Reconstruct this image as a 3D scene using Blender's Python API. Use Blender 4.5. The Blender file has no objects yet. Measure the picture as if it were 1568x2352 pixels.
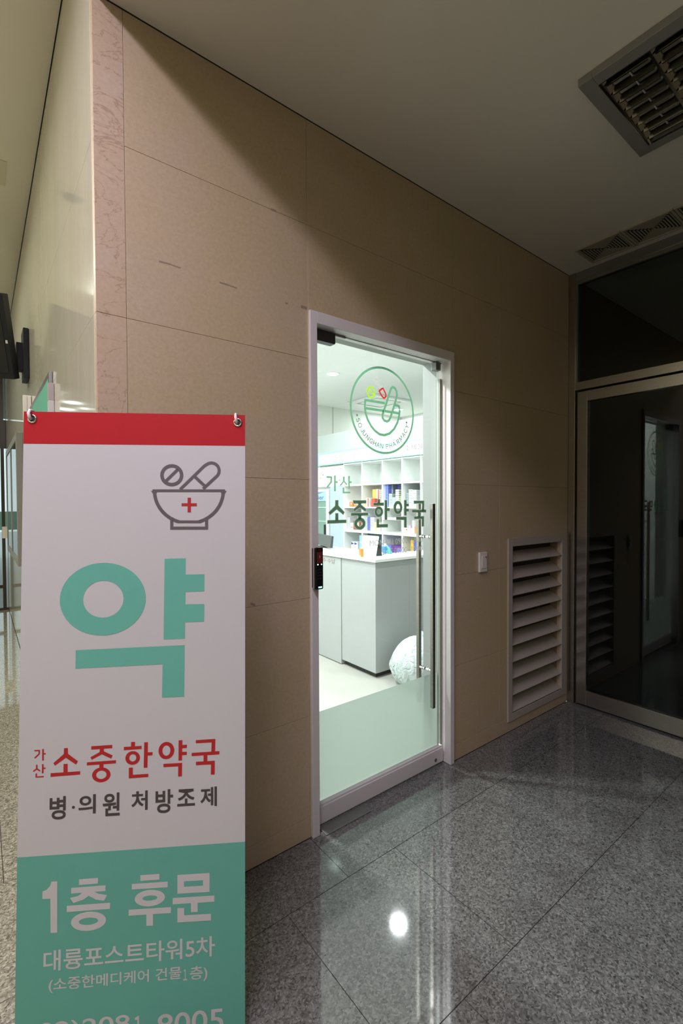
import bpy, bmesh, math, random
from mathutils import Vector, Matrix
random.seed(7)
S = bpy.context.scene
COL = S.collection

# ------------------------------------------------------------------ camera
cam_d = bpy.data.cameras.new('camera'); cam = bpy.data.objects.new('camera', cam_d); COL.objects.link(cam)
cam_d.sensor_fit = 'VERTICAL'; cam_d.sensor_height = 36.0; cam_d.sensor_width = 24.0
cam_d.lens = 1072.5691 / 2352 * 36.0
cam_d.clip_start = 0.02
YAW, PITCH, ROLL = 0.6594, -0.0199, -0.0048
fwd0 = Vector((math.sin(YAW), math.cos(YAW), 0)); rt0 = Vector((math.cos(YAW), -math.sin(YAW), 0)); up0 = Vector((0, 0, 1))
fw = fwd0 * math.cos(PITCH) + up0 * math.sin(PITCH); u2 = up0 * math.cos(PITCH) - fwd0 * math.sin(PITCH)
rt = rt0 * math.cos(ROLL) + u2 * math.sin(ROLL); u3 = u2 * math.cos(ROLL) - rt0 * math.sin(ROLL)
M = Matrix((rt, u3, -fw)).transposed().to_4x4(); M.translation = Vector((-0.3031, -1.6618, 1.45))
cam.matrix_world = M
S.camera = cam

# ------------------------------------------------------------------ view, world, lights
S.view_settings.view_transform = 'Standard'; S.view_settings.look = 'None'
S.view_settings.gamma = 1.0; S.view_settings.use_curve_mapping = False
S.view_settings.exposure = 0.0
S.cycles.max_bounces = 14; S.cycles.transparent_max_bounces = 24; S.cycles.diffuse_bounces = 6
S.cycles.glossy_bounces = 6; S.cycles.transmission_bounces = 10
S.cycles.caustics_reflective = False; S.cycles.caustics_refractive = False
S.cycles.sample_clamp_indirect = 6.0
W = bpy.data.worlds.new('daylight'); S.world = W; W.use_nodes = True
W.node_tree.nodes['Background'].inputs[0].default_value = (0.86, 0.95, 1.0, 1)
W.node_tree.nodes['Background'].inputs[1].default_value = 1.1

def area(name, loc, size, power, color, rot=(0, 0, 0), shape='RECTANGLE', spread=math.pi):
    d = bpy.data.lights.new(name, 'AREA'); d.shape = shape; d.size = size[0]
    if shape == 'RECTANGLE': d.size_y = size[1]
    d.energy = power; d.color = color; d.spread = spread
    o = bpy.data.objects.new(name, d); o.location = loc; o.rotation_euler = rot; COL.objects.link(o); return o

HALL_COOL = (0.86, 0.78, 1.06)
HALL_PALE = (0.96, 0.97, 0.86)
FILL_WARM = (1.0, 0.94, 0.66)
# linear lamps lying in the slot of the hall ceiling
for yy, p, c in ((-3.6, 24, HALL_COOL), (-1.35, 84, HALL_COOL), (0.7, 11, HALL_PALE), (1.95, 13, HALL_PALE), (3.2, 24, HALL_PALE)):
    area('hall_light', (-0.87, yy, 3.615), (0.30, 1.9 if yy < 0 else 1.1), p, c)
for yy, p in ((-4.2, 27), (-1.6, 27), (1.0, 34), (3.6, 62)):  # unseen warm row added to raise the ambient light
    area('hall_light', (-3.0, yy, 3.565), (0.30, 1.9), p, FILL_WARM)
# pharmacy downlights, some with fixtures; the last ones are unseen, added to brighten
DOWN = [(3.073, 2.851), (5.235, 3.92), (3.114, 1.80), (1.45, 1.70), (1.45, 3.2), (4.55, 1.3), (0.8, 2.5), (0.75, 1.0), (2.62, 0.5)]
DOWN_W = [9, 20, 7, 34, 38, 18, 18, 78, 24]
for (x, y), pw in zip(DOWN, DOWN_W):
    area('pharmacy_light', (x, y, 2.985), (0.13, 0.13), pw, (0.95, 1.0, 1.03), shape='DISK')

# ------------------------------------------------------------------ helpers
def mat(name, color, rough=0.5, metal=0.0, spec=0.5, var=0.0, vscale=20.0, emit=None, estr=0.0, coat=0.0):
    m = bpy.data.materials.new(name); m.use_nodes = True
    nt = m.node_tree; b = nt.nodes['Principled BSDF']
    b.inputs['Base Color'].default_value = (*color, 1); b.inputs['Roughness'].default_value = rough
    b.inputs['Metallic'].default_value = metal; b.inputs['Specular IOR Level'].default_value = spec
    b.inputs['Coat Weight'].default_value = coat
    if emit:
        b.inputs['Emission Color'].default_value = (*emit, 1); b.inputs['Emission Strength'].default_value = estr
    # small procedural tone and gloss variation on every surface
    tc = nt.nodes.new('ShaderNodeTexCoord'); n = nt.nodes.new('ShaderNodeTexNoise'); n.inputs['Scale'].default_value = vscale
    n.inputs['Detail'].default_value = 4
    nt.links.new(tc.outputs['Object'], n.inputs['Vector'])
    mx = nt.nodes.new('ShaderNodeMix'); mx.data_type = 'RGBA'
    v = var if var else 0.03
    mx.inputs['A'].default_value = (*[c * (1 - v) for c in color], 1); mx.inputs['B'].default_value = (*[min(1, c * (1 + v)) for c in color], 1)
    nt.links.new(n.outputs['Fac'], mx.inputs['Factor']); nt.links.new(mx.outputs['Result'], b.inputs['Base Color'])
    return m

def nd(nt, t, **kw):
    n = nt.nodes.new(t)
    for k, v in kw.items(): n.inputs[k].default_value = v
    return n
def ramp(nt, stops, fac):
    r = nt.nodes.new('ShaderNodeValToRGB'); e = r.color_ramp.elements
    while len(e) < len(stops): e.new(0.5)
    for i, (p, c) in enumerate(stops): e[i].position = p; e[i].color = (*c, 1) if len(c) == 3 else c
    nt.links.new(fac, r.inputs['Fac']); return r
def mixc(nt, fac, a, b, mode='MIX'):
    m = nt.nodes.new('ShaderNodeMix'); m.data_type = 'RGBA'; m.blend_type = mode
    for s, v in (('Factor', fac), ('A', a), ('B', b)):
        if hasattr(v, 'is_linked') or hasattr(v, 'links'): nt.links.new(v, m.inputs[s])
        elif isinstance(v, (int, float)): m.inputs[s].default_value = v
        else: m.inputs[s].default_value = (*v, 1)
    return m.outputs['Result']
def mapping(nt, scale):
    tc = nt.nodes.new('ShaderNodeTexCoord'); mp = nt.nodes.new('ShaderNodeMapping'); mp.inputs['Scale'].default_value = scale
    nt.links.new(tc.outputs['Object'], mp.inputs['Vector']); return mp.outputs['Vector']

def limestone(name, base, alt, rough, veins=False, spec=0.35, streak=(1, 1, 1)):
    m = bpy.data.materials.new(name); m.use_nodes = True; nt = m.node_tree; b = nt.nodes['Principled BSDF']
    v = mapping(nt, streak)
    big = nd(nt, 'ShaderNodeTexNoise', Scale=2.3, Detail=4.0, Roughness=0.6); nt.links.new(v, big.inputs['Vector'])
    r1 = ramp(nt, [(0.38, base), (0.62, alt)], big.outputs['Fac'])
    fine = nd(nt, 'ShaderNodeTexNoise', Scale=70.0, Detail=5.0, Roughness=0.7); nt.links.new(v, fine.inputs['Vector'])
    r2 = ramp(nt, [(0.32, (0.91, 0.90, 0.87)), (0.68, (1.04, 1.04, 1.04))], fine.outputs['Fac'])
    c = mixc(nt, 1.0, r1.outputs['Color'], r2.outputs['Color'], 'MULTIPLY')
    # short dark fossil flecks
    vs = mapping(nt, (9, 9, 26)); vo = nd(nt, 'ShaderNodeTexVoronoi', Scale=2.6, Randomness=1.0); nt.links.new(vs, vo.inputs['Vector'])
    fl = ramp(nt, [(0.0, (1, 1, 1)), (0.10, (0, 0, 0))], vo.outputs['Distance'])
    msk = nd(nt, 'ShaderNodeTexNoise', Scale=5.0); nt.links.new(v, msk.inputs['Vector'])
    mk_ = ramp(nt, [(0.50, (0, 0, 0)), (0.58, (0.6, 0.6, 0.6))], msk.outputs['Fac'])
    f = mixc(nt, 1.0, fl.outputs['Color'], mk_.outputs['Color'], 'MULTIPLY')
    c = mixc(nt, f, c, (base[0] * 0.5, base[1] * 0.45, base[2] * 0.4))
    if veins:
        wv = mapping(nt, (1.0, 1.0, 1.7))
        n = nd(nt, 'ShaderNodeTexNoise', Scale=5.0, Detail=6.0, Roughness=0.60, Distortion=0.9); nt.links.new(wv, n.inputs['Vector'])
        vr = ramp(nt, [(0.490, (0, 0, 0)), (0.499, (0.6, 0.6, 0.6)), (0.501, (0.6, 0.6, 0.6)), (0.510, (0, 0, 0))], n.outputs['Fac'])
        c = mixc(nt, vr.outputs['Color'], c, (base[0] * 0.55, base[1] * 0.42, base[2] * 0.33))
    nt.links.new(c, b.inputs['Base Color'])
    b.inputs['Roughness'].default_value = rough; b.inputs['Specular IOR Level'].default_value = spec
    return m

def granite(name, tint=(1, 1, 1)):
    m = bpy.data.materials.new(name); m.use_nodes = True; nt = m.node_tree; b = nt.nodes['Principled BSDF']
    v = mapping(nt, (1, 1, 1))
    w = nd(nt, 'ShaderNodeTexNoise', Scale=55.0, Detail=3.0); nt.links.new(v, w.inputs['Vector'])
    vv = nt.nodes.new('ShaderNodeMix'); vv.data_type = 'VECTOR'; vv.inputs['Factor'].default_value = 0.018
    nt.links.new(v, vv.inputs['A']); nt.links.new(w.outputs['Color'], vv.inputs['B'])
    vo = nd(nt, 'ShaderNodeTexVoronoi', Scale=190.0); nt.links.new(vv.outputs['Result'], vo.inputs['Vector'])
    sp = nt.nodes.new('ShaderNodeSeparateColor'); nt.links.new(vo.outputs['Color'], sp.inputs['Color'])
    n2 = nd(nt, 'ShaderNodeTexNoise', Scale=60.0, Detail=6.0, Roughness=0.7); nt.links.new(v, n2.inputs['Vector'])
    ad = nt.nodes.new('ShaderNodeMath'); ad.operation = 'MULTIPLY_ADD'; ad.inputs[1].default_value = 0.55
    nt.links.new(sp.outputs['Red'], ad.inputs[0])
    sc = nt.nodes.new('ShaderNodeMath'); sc.operation = 'MULTIPLY'; sc.inputs[1].default_value = 0.45; nt.links.new(n2.outputs['Fac'], sc.inputs[0])
    nt.links.new(sc.outputs[0], ad.inputs[2])
    r = ramp(nt, [(0.16, (0.035, 0.034, 0.030)), (0.30, (0.080, 0.080, 0.073)), (0.45, (0.118, 0.118, 0.108)), (0.65, (0.160, 0.160, 0.148)), (0.82, (0.235, 0.235, 0.22))], ad.outputs[0])
    for e in r.color_ramp.elements: e.color = (*[e.color[i] * tint[i] for i in range(3)], 1)
    nt.links.new(r.outputs['Color'], b.inputs['Base Color'])
    b.inputs['Roughness'].default_value = 0.055; b.inputs['Specular IOR Level'].default_value = 0.5; b.inputs['IOR'].default_value = 2.05
    return m

def clear_glass(name, tint, ior=1.5, boost=1.0):
    m = bpy.data.materials.new(name); m.use_nodes = True; nt = m.node_tree
    nt.nodes.remove(nt.nodes['Principled BSDF']); out = nt.nodes['Material Output']
    t = nd(nt, 'ShaderNodeBsdfTransparent'); t.inputs[0].default_value = (*tint, 1)
    g = nd(nt, 'ShaderNodeBsdfGlossy', Roughness=0.0)
    # a bare trace of waviness keeps the pane procedural
    n = nd(nt, 'ShaderNodeTexNoise', Scale=3.0); bp = nd(nt, 'ShaderNodeBump', Strength=0.002, Distance=0.01)
    nt.links.new(n.outputs['Fac'], bp.inputs['Height']); nt.links.new(bp.outputs['Normal'], g.inputs['Normal'])
    # Schlick facing term works from both sides of a pane
    lw = nt.nodes.new('ShaderNodeLayerWeight'); lw.inputs['Blend'].default_value = 0.5
    p = nt.nodes.new('ShaderNodeMath'); p.operation = 'POWER'; p.inputs[1].default_value = 5.0; nt.links.new(lw.outputs['Facing'], p.inputs[0])
    a = nt.nodes.new('ShaderNodeMath'); a.operation = 'MULTIPLY_ADD'; a.inputs[1].default_value = 0.96; a.inputs[2].default_value = 0.04 * boost
    nt.links.new(p.outputs[0], a.inputs[0])
    mx = nt.nodes.new('ShaderNodeMixShader'); nt.links.new(a.outputs[0], mx.inputs[0]); nt.links.new(t.outputs[0], mx.inputs[1]); nt.links.new(g.outputs[0], mx.inputs[2])
    nt.links.new(mx.outputs[0], out.inputs['Surface']); return m

def frosted(name):
    m = bpy.data.materials.new(name); m.use_nodes = True; nt = m.node_tree
    nt.nodes.remove(nt.nodes['Principled BSDF']); out = nt.nodes['Material Output']
    tr = nd(nt, 'ShaderNodeBsdfTranslucent'); df = nd(nt, 'ShaderNodeBsdfDiffuse')
    n = nd(nt, 'ShaderNodeTexNoise', Scale=400.0)
    c = ramp(nt, [(0.3, (0.72, 0.78, 0.74)), (0.7, (0.76, 0.81, 0.77))], n.outputs['Fac'])
    nt.links.new(c.outputs['Color'], tr.inputs[0]); df.inputs[0].default_value = (0.72, 0.80, 0.75, 1)
    rf = nd(nt, 'ShaderNodeBsdfRefraction', Roughness=0.42, IOR=1.02); rf.inputs[0].default_value = (0.80, 0.86, 0.82, 1)
    m1 = nt.nodes.new('ShaderNodeMixShader'); m1.inputs[0].default_value = 0.45; nt.links.new(tr.outputs[0], m1.inputs[1]); nt.links.new(rf.outputs[0], m1.inputs[2])
    m2 = nt.nodes.new('ShaderNodeMixShader'); m2.inputs[0].default_value = 0.15; nt.links.new(m1.outputs[0], m2.inputs[1]); nt.links.new(df.outputs[0], m2.inputs[2])
    nt.links.new(m2.outputs[0], out.inputs['Surface']); return m

def brushed(name, color, rough=0.3, axis=(1, 1, 60)):
    m = bpy.data.materials.new(name); m.use_nodes = True; nt = m.node_tree; b = nt.nodes['Principled BSDF']
    v = mapping(nt, axis); n = nd(nt, 'ShaderNodeTexNoise', Scale=12.0, Detail=3.0); nt.links.new(v, n.inputs['Vector'])
    r = ramp(nt, [(0.3, tuple(c * 0.85 for c in color)), (0.7, tuple(min(1, c * 1.1) for c in color))], n.outputs['Fac'])
    nt.links.new(r.outputs['Color'], b.inputs['Base Color']); b.inputs['Metallic'].default_value = 1.0; b.inputs['Roughness'].default_value = rough
    return m

def decal(name, color):
    m = mat(name, color, 0.5); nt = m.node_tree; b = nt.nodes['Principled BSDF']; out = nt.nodes['Material Output']
    t = nd(nt, 'ShaderNodeBsdfTranslucent'); nt.links.new(b.inputs['Base Color'].links[0].from_socket, t.inputs[0])
    mx = nt.nodes.new('ShaderNodeMixShader'); mx.inputs[0].default_value = 0.5
    nt.links.new(b.outputs[0], mx.inputs[1]); nt.links.new(t.outputs[0], mx.inputs[2]); nt.links.new(mx.outputs[0], out.inputs['Surface']); return m

class MB:
    def __init__(s): s.v = []; s.f = []
    def quad(s, pts):
        n = len(s.v); s.v += [tuple(p) for p in pts]; s.f.append(tuple(range(n, n + len(pts)))); return s
    def box(s, x0, x1, y0, y1, z0, z1):
        n = len(s.v)
        s.v += [(x, y, z) for z in (z0, z1) for y in (y0, y1) for x in (x0, x1)]
        for f in ((0, 2, 3, 1), (4, 5, 7, 6), (0, 1, 5, 4), (2, 6, 7, 3), (0, 4, 6, 2), (1, 3, 7, 5)): s.f.append(tuple(n + i for i in f))
        return s
    def prism(s, a, b):      # two matching loops of 3-D points
        n = len(s.v); k = len(a); s.v += [tuple(p) for p in a] + [tuple(p) for p in b]
        s.f.append(tuple(range(n + k - 1, n - 1, -1))); s.f.append(tuple(range(n + k, n + 2 * k)))
        for i in range(k): s.f.append((n + i, n + (i + 1) % k, n + k + (i + 1) % k, n + k + i))
        return s
    def tube(s, pts, r, n=10, caps=True):
        pts = [Vector(p) for p in pts]; base = len(s.v); rr = r if isinstance(r, (list, tuple)) else [r] * len(pts)
        t0 = (pts[1] - pts[0]).normalized(); ref = Vector((0, 0, 1)) if abs(t0.z) < 0.9 else Vector((1, 0, 0))
        a = t0.cross(ref).normalized()
        for i, p in enumerate(pts):
            t = (pts[min(i + 1, len(pts) - 1)] - pts[max(i - 1, 0)]).normalized()
            a = (a - t * a.dot(t)).normalized(); b = t.cross(a)
            for k in range(n):
                q = 2 * math.pi * k / n; s.v.append(tuple(p + (a * math.cos(q) + b * math.sin(q)) * rr[i]))
        for i in range(len(pts) - 1):
            for k in range(n):
                s.f.append((base + i * n + k, base + i * n + (k + 1) % n, base + (i + 1) * n + (k + 1) % n, base + (i + 1) * n + k))
        if caps:
            s.f.append(tuple(base + k for k in range(n - 1, -1, -1))); s.f.append(tuple(base + (len(pts) - 1) * n + k for k in range(n)))
        return s
    def build(s, name, m, parent=None, bevel=0.0, smooth=False, local=False, seg=2):
        me = bpy.data.meshes.new(name); v = s.v
        o = bpy.data.objects.new(name, me); COL.objects.link(o)
        if parent is not None:
            o.parent = parent
            if not local:
                w = wl(parent); v = [(p[0] - w[0], p[1] - w[1], p[2] - w[2]) for p in v]
        elif not local:
            xs = [p[0] for p in v]; ys = [p[1] for p in v]; zs = [p[2] for p in v]
            c = ((min(xs) + max(xs)) / 2, (min(ys) + max(ys)) / 2, min(zs)); o.location = c
            v = [(p[0] - c[0], p[1] - c[1], p[2] - c[2]) for p in v]
        me.from_pydata(v, [], s.f); me.update()
        bm = bmesh.new(); bm.from_mesh(me); 
        if not getattr(s, 'flat', False): bmesh.ops.recalc_face_normals(bm, faces=bm.faces)
        bm.to_mesh(me); bm.free()
        me.materials.append(m)
        if smooth:
            for p in me.polygons: p.use_smooth = True
        if bevel:
            md = o.modifiers.new('bevel', 'BEVEL'); md.width = bevel; md.segments = seg; md.limit_method = 'ANGLE'; md.angle_limit = math.radians(50)
        return o

def wl(o):
    p = Vector((0, 0, 0))
    while o is not None: p += o.location; o = o.parent
    return p
def tag(o, label=None, cat=None, group=None, kind=None):
    if label: o['label'] = label
    if cat: o['category'] = cat
    if group: o['group'] = group
    if kind: o['kind'] = kind
    return o
def thing(name, loc, label, cat, group=None, kind=None, rot=None):
    o = bpy.data.objects.new(name, None); COL.objects.link(o); o.location = loc; o.empty_display_size = 0.05
    if rot is not None: o.rotation_euler = rot
    return tag(o, label, cat, group, kind)
def struct(o, label=None): o['kind'] = 'structure'; return tag(o, label)

# flat printed shapes: lists of polygons in a plane -> one mesh
def stroke(pts, w):
    P_ = [Vector(p) for p in pts]; L, R = [], []
    for i, p in enumerate(P_):
        if i == 0: d = (P_[1] - p).normalized(); n = Vector((-d.y, d.x)); k = 1
        elif i == len(P_) - 1: d = (p - P_[i - 1]).normalized(); n = Vector((-d.y, d.x)); k = 1
        else:
            d1 = (p - P_[i - 1]).normalized(); d2 = (P_[i + 1] - p).normalized(); n1 = Vector((-d1.y, d1.x)); n2 = Vector((-d2.y, d2.x))
            n = (n1 + n2).normalized(); k = min(2.0, 1 / max(0.3, n.dot(n1)))
        L.append(p + n * w / 2 * k); R.append(p - n * w / 2 * k)
    return [[L[i], L[i + 1], R[i + 1], R[i]] for i in range(len(P_) - 1)]
def annulus(r, n=64):
    cx, cy, rx, ry, dx, dy, ix, iy = r; out = []
    pt = lambda c, d, a, b, t: (c + a * math.cos(t), d + b * math.sin(t))
    for i in range(n):
        a0, a1 = 2 * math.pi * i / n, 2 * math.pi * (i + 1) / n
        out.append([pt(cx, cy, rx, ry, a0), pt(cx, cy, rx, ry, a1), pt(dx, dy, ix, iy, a1), pt(dx, dy, ix, iy, a0)])
    return out
def disc(cx, cy, r, n=24): return [[(cx + r * math.cos(2 * math.pi * i / n), cy + r * math.sin(2 * math.pi * i / n)) for i in range(n)]]
def grow(poly, d):
    P_ = [Vector(p) for p in poly]; A = sum(P_[i].x * P_[(i + 1) % len(P_)].y - P_[(i + 1) % len(P_)].x * P_[i].y for i in range(len(P_)))
    s = 1 if A > 0 else -1; out = []
    for i, p in enumerate(P_):
        d1 = (p - P_[i - 1]).normalized(); d2 = (P_[(i + 1) % len(P_)] - p).normalized()
        n1 = Vector((d1.y, -d1.x)) * s; n2 = Vector((d2.y, -d2.x)) * s; n = (n1 + n2)
        n = n.normalized() if n.length > 1e-6 else n1
        out.append(p + n * d * min(1.6, 1 / max(0.4, n.dot(n1))))
    return out
_tc = {}
def glyphs(s, off=0.0):
    k = (s, off)
    if k not in _tc:
        c = bpy.data.curves.new('t', 'FONT'); c.body = s; c.offset = off; c.resolution_u = 6
        o = bpy.data.objects.new('t', c); COL.objects.link(o); bpy.context.view_layer.update()
        e = o.evaluated_get(bpy.context.evaluated_depsgraph_get()); me = e.to_mesh()
        _tc[k] = ([(v.co.x, v.co.y) for v in me.vertices], [tuple(p.vertices) for p in me.polygons])
        e.to_mesh_clear(); bpy.data.objects.remove(o); bpy.data.curves.remove(c)
    return _tc[k]
def text_polys(s, rect, off=0.0):      # rect: a at left, a at right, b of top, b of bottom
    v, f = glyphs(s, off); xs = [p[0] for p in v]; ys = [p[1] for p in v]
    x0, x1, y0, y1 = min(xs), max(xs), min(ys), max(ys); a0, a1, bt, bb = rect
    q = [(a0 + (p[0] - x0) / (x1 - x0) * (a1 - a0), bb + (p[1] - y0) / (y1 - y0) * (bt - bb)) for p in v]
    return [[q[i] for i in t] for t in f]
def printed(name, polys, to3d, m, parent, local=False, sgn=1):
    b = MB(); b.flat = True
    o_ = Vector(to3d(Vector((0, 0)))); n = (Vector(to3d(Vector((1, 0)))) - o_).cross(Vector(to3d(Vector((0, 1)))) - o_).normalized() * sgn
    for i, p in enumerate(polys): b.quad([Vector(to3d(Vector(q))) + n * (2.0e-5 * (i % 9)) for q in p])   # keeps overlapping strokes from lying in one plane
    return b.build(name, m, parent, local=local)

# ------------------------------------------------------------------ materials
M_ = {}
M_['stone'] = limestone('limestone', (0.475, 0.38, 0.22), (0.49, 0.385, 0.255), 0.42)
M_['stone_vein'] = limestone('limestone_veined', (0.51, 0.40, 0.28), (0.50, 0.375, 0.235), 0.42, veins=True)
M_['stone_polished'] = limestone('limestone_polished', (0.60, 0.57, 0.45), (0.64, 0.60, 0.49), 0.075, spec=0.5, streak=(2.5, 2.5, 0.22))
M_['granite'] = granite('granite')
M_['granite_hall_lit'] = granite('granite_hall_lit', (2.45, 2.35, 2.05))  # granite tinted lighter and warmer, in place of stronger hall lamps
M_['grout'] = mat('grout', (0.055, 0.05, 0.042), 0.8)
M_['joint'] = mat('stone_joint', (0.27, 0.20, 0.13), 0.9)
M_['ceil'] = mat('ceiling_paint', (0.70, 0.665, 0.57), 0.85, spec=0.2, var=0.015, vscale=3)
M_['hallwall'] = mat('hall_plaster', (0.60, 0.57, 0.50), 0.8, spec=0.2)
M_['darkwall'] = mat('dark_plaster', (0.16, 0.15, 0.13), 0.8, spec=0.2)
M_['white_frame'] = mat('white_frame_paint', (0.67, 0.635, 0.595), 0.38, spec=0.4)
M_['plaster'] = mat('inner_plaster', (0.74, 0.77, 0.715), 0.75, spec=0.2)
M_['inner_ceil'] = mat('inner_ceiling_paint', (0.90, 0.915, 0.89), 0.8, spec=0.2)
M_['inner_floor'] = mat('inner_floor_tile', (0.46, 0.45, 0.405), 0.35, var=0.08, vscale=5)
M_['laminate'] = mat('white_laminate', (0.80, 0.83, 0.80), 0.35)
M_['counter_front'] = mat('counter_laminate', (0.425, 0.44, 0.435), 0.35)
M_['laminate_edge'] = mat('white_laminate_edge', (0.86, 0.88, 0.86), 0.3)
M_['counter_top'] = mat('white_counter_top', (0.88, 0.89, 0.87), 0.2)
M_['kick'] = mat('dark_kick', (0.03, 0.03, 0.028), 0.6)
M_['steel'] = brushed('stainless_steel', (0.50, 0.47, 0.43), 0.28)
M_['steel_bar'] = brushed('handle_steel', (0.42, 0.40, 0.35), 0.32)
M_['chrome'] = mat('chrome', (0.75, 0.75, 0.73), 0.12, metal=1.0)
M_['gray_steel'] = mat('gray_steel', (0.30, 0.30, 0.28), 0.35, metal=0.8)
M_['dark_patch'] = mat('dark_bronze_patch', (0.055, 0.048, 0.042), 0.35, metal=0.4)
M_['dark_steel'] = mat('dark_steel', (0.15, 0.15, 0.14), 0.3, metal=0.8)
M_['tv_black'] = mat('tv_black', (0.010, 0.010, 0.010), 0.55, spec=0.25)
M_['seal'] = mat('door_seal', (0.26, 0.27, 0.20), 0.6)
M_['black'] = mat('black_plastic', (0.012, 0.012, 0.012), 0.3)
M_['gloss_black'] = mat('gloss_black', (0.006, 0.006, 0.006), 0.08)
M_['glass'] = clear_glass('door_glass', (0.975, 0.992, 0.982))
M_['glass_edge'] = mat('glass_edge', (0.55, 0.64, 0.60), 0.2)
M_['dark_glass'] = clear_glass('dark_glass', (0.62, 0.66, 0.64), boost=1.1)
M_['entry_glass'] = clear_glass('entry_glass', (0.90, 0.96, 0.95))
M_['film'] = frosted('frosted_film')
M_['print_red'] = mat('print_red', (0.40, 0.012, 0.016), 0.6, spec=0.2)
M_['print_teal'] = mat('print_teal', (0.115, 0.36, 0.275), 0.6, spec=0.2)
M_['print_green'] = mat('print_green', (0.125, 0.40, 0.30), 0.6, spec=0.2)
M_['print_white'] = mat('print_white', (0.50, 0.49, 0.47), 0.5)
M_['sheet'] = mat('banner_vinyl', (0.50, 0.49, 0.47), 0.5, var=0.015, vscale=6)
M_['print_grey'] = mat('print_grey', (0.105, 0.085, 0.09), 0.5)
M_['print_dark'] = mat('print_dark', (0.055, 0.042, 0.038), 0.5)
M_['print_name'] = mat('print_name_red', (0.40, 0.008, 0.010), 0.5)
M_['decal_green'] = decal('decal_green', (0.17, 0.37, 0.22))
M_['decal_emb'] = decal('decal_emblem_green', (0.125, 0.29, 0.17))
M_['decal_edge'] = decal('decal_edge', (0.42, 0.40, 0.36))
M_['decal_gray'] = decal('decal_gray', (0.42, 0.38, 0.35))
M_['decal_hours'] = decal('decal_hours', (0.36, 0.34, 0.31))
M_['decal_red'] = decal('decal_red', (0.50, 0.02, 0.015))
M_['decal_lime'] = decal('decal_lime', (0.32, 0.52, 0.03))
M_['decal_letters'] = decal('decal_letters', (0.11, 0.19, 0.125))
M_['mint'] = mat('mint_strip', (0.45, 0.86, 0.78), 0.4)
M_['sign_white'] = mat('sign_white', (0.78, 0.79, 0.79), 0.4)
M_['bulkhead'] = mat('bulkhead_white', (0.54, 0.585, 0.58), 0.5)
M_['ink'] = mat('ink', (0.20, 0.18, 0.17), 0.6)
M_['ink_pale'] = mat('ink_pale', (0.40, 0.37, 0.35), 0.6)
M_['blue_panel'] = mat('blue_panel', (0.52, 0.63, 0.72), 0.4)
M_['lamp_disc'] = mat('lamp_diffuser', (0.9, 0.9, 0.9), 0.4, emit=(0.93, 1.0, 0.96), estr=14.0)
M_['mirror'] = mat('louver_mirror', (0.36, 0.34, 0.29), 0.16, metal=1.0)
M_['fixture'] = mat('fixture_paint', (0.22, 0.215, 0.19), 0.5)
M_['diffuser'] = mat('diffuser_paint', (0.37, 0.35, 0.26), 0.5)
M_['vent'] = mat('vent_paint', (0.40, 0.36, 0.29), 0.45)
M_['switch'] = mat('switch_plastic', (0.72, 0.68, 0.62), 0.35)
M_['red_led'] = mat('red_mark', (0.5, 0.03, 0.01), 0.4)
def col(name, c, r=0.45): 
    if name not in M_: M_[name] = mat(name, c, r)
    return M_[name]

H = 3.0636; H2 = 3.53; XE = 3.0475; HP = 3.0; YB = 4.43
OPEN = (0.83, 1.742, 0.0, 2.245)           # opening of the pharmacy door in the wall core
LV = (2.335, 2.958, 0.11, 1.173)           # opening of the louvre in the cladding

# ------------------------------------------------------------------ setting: floor
def cut(r, o):     # rectangle minus opening -> rectangles
    x0, x1, z0, z1 = r; a0, a1, b0, b1 = o
    if a0 >= x1 or a1 <= x0 or b0 >= z1 or b1 <= z0: return [r]
    out = []
    if a0 > x0: out.append((x0, a0, z0, z1))
    if a1 < x1: out.append((a1, x1, z0, z1))
    m0, m1 = max(x0, a0), min(x1, a1)
    if b0 > z0: out.append((m0, m1, z0, b0))
    if b1 < z1: out.append((m0, m1, b1, z1))
    return out
g = 0.0013
fb = MB(); fh = MB()
rows = [(0.0, -0.2666)] + [(-0.2666 - 0.5552 * i, -0.2666 - 0.5552 * (i + 1)) for i in range(11)]
for ri, (ya, yb_) in enumerate(rows):
    if ri == 0: xs = [-4.9 + 0.5226 * i for i in range(10)] + [-0.01, 0.28, 0.8039, 1.767, 2.29, 2.81, 3.0475]
    else:
        off = 0.0085 if ri % 2 == 1 else 0.27
        xs = [off + 0.5226 * i for i in range(-10, 6)] + [3.0475]
        xs = [x for x in xs if x <= 3.0475]
    xs = sorted(set(round(x, 4) for x in xs))
    for a, b in zip(xs[:-1], xs[1:]):
        if b - a > 0.02: (fb if a + b > -0.01 else fh).box(a + g, b - g, yb_ + g, ya - g, -0.02, 0.0)
for j in range(12):
    off = 0.25 if j % 2 else 0.0
    x = -0.002
    xs = [-0.002] + [-0.002 - off - 0.5226 * i for i in range(0 if off else 1, 10)]
    for a, b in zip(xs[1:], xs[:-1]): fh.box(a + g, b - g, 0.5226 * j + g, 0.5226 * (j + 1) - g, -0.02, 0.0)
struct(fb.build('floor', M_['granite']), 'polished grey speckled granite floor tiles in front of the pharmacy door')
struct(fh.build('floor', M_['granite_hall_lit']), 'beige speckled floor tiles of the hall, tinted lighter in place of lamp light')
struct(MB().box(-4.7, XE, -6.4, 6.3, -0.06, -0.0035).build('floor', M_['grout']))
struct(MB().box(0.86, 5.8, 0.075, YB, -0.06, -0.001).build('floor', M_['inner_floor']), 'pale beige floor inside the pharmacy')
struct(MB().box(0.80, 1.767, 0.0, 0.075, -0.06, -0.002).build('floor', M_['granite']))

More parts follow.
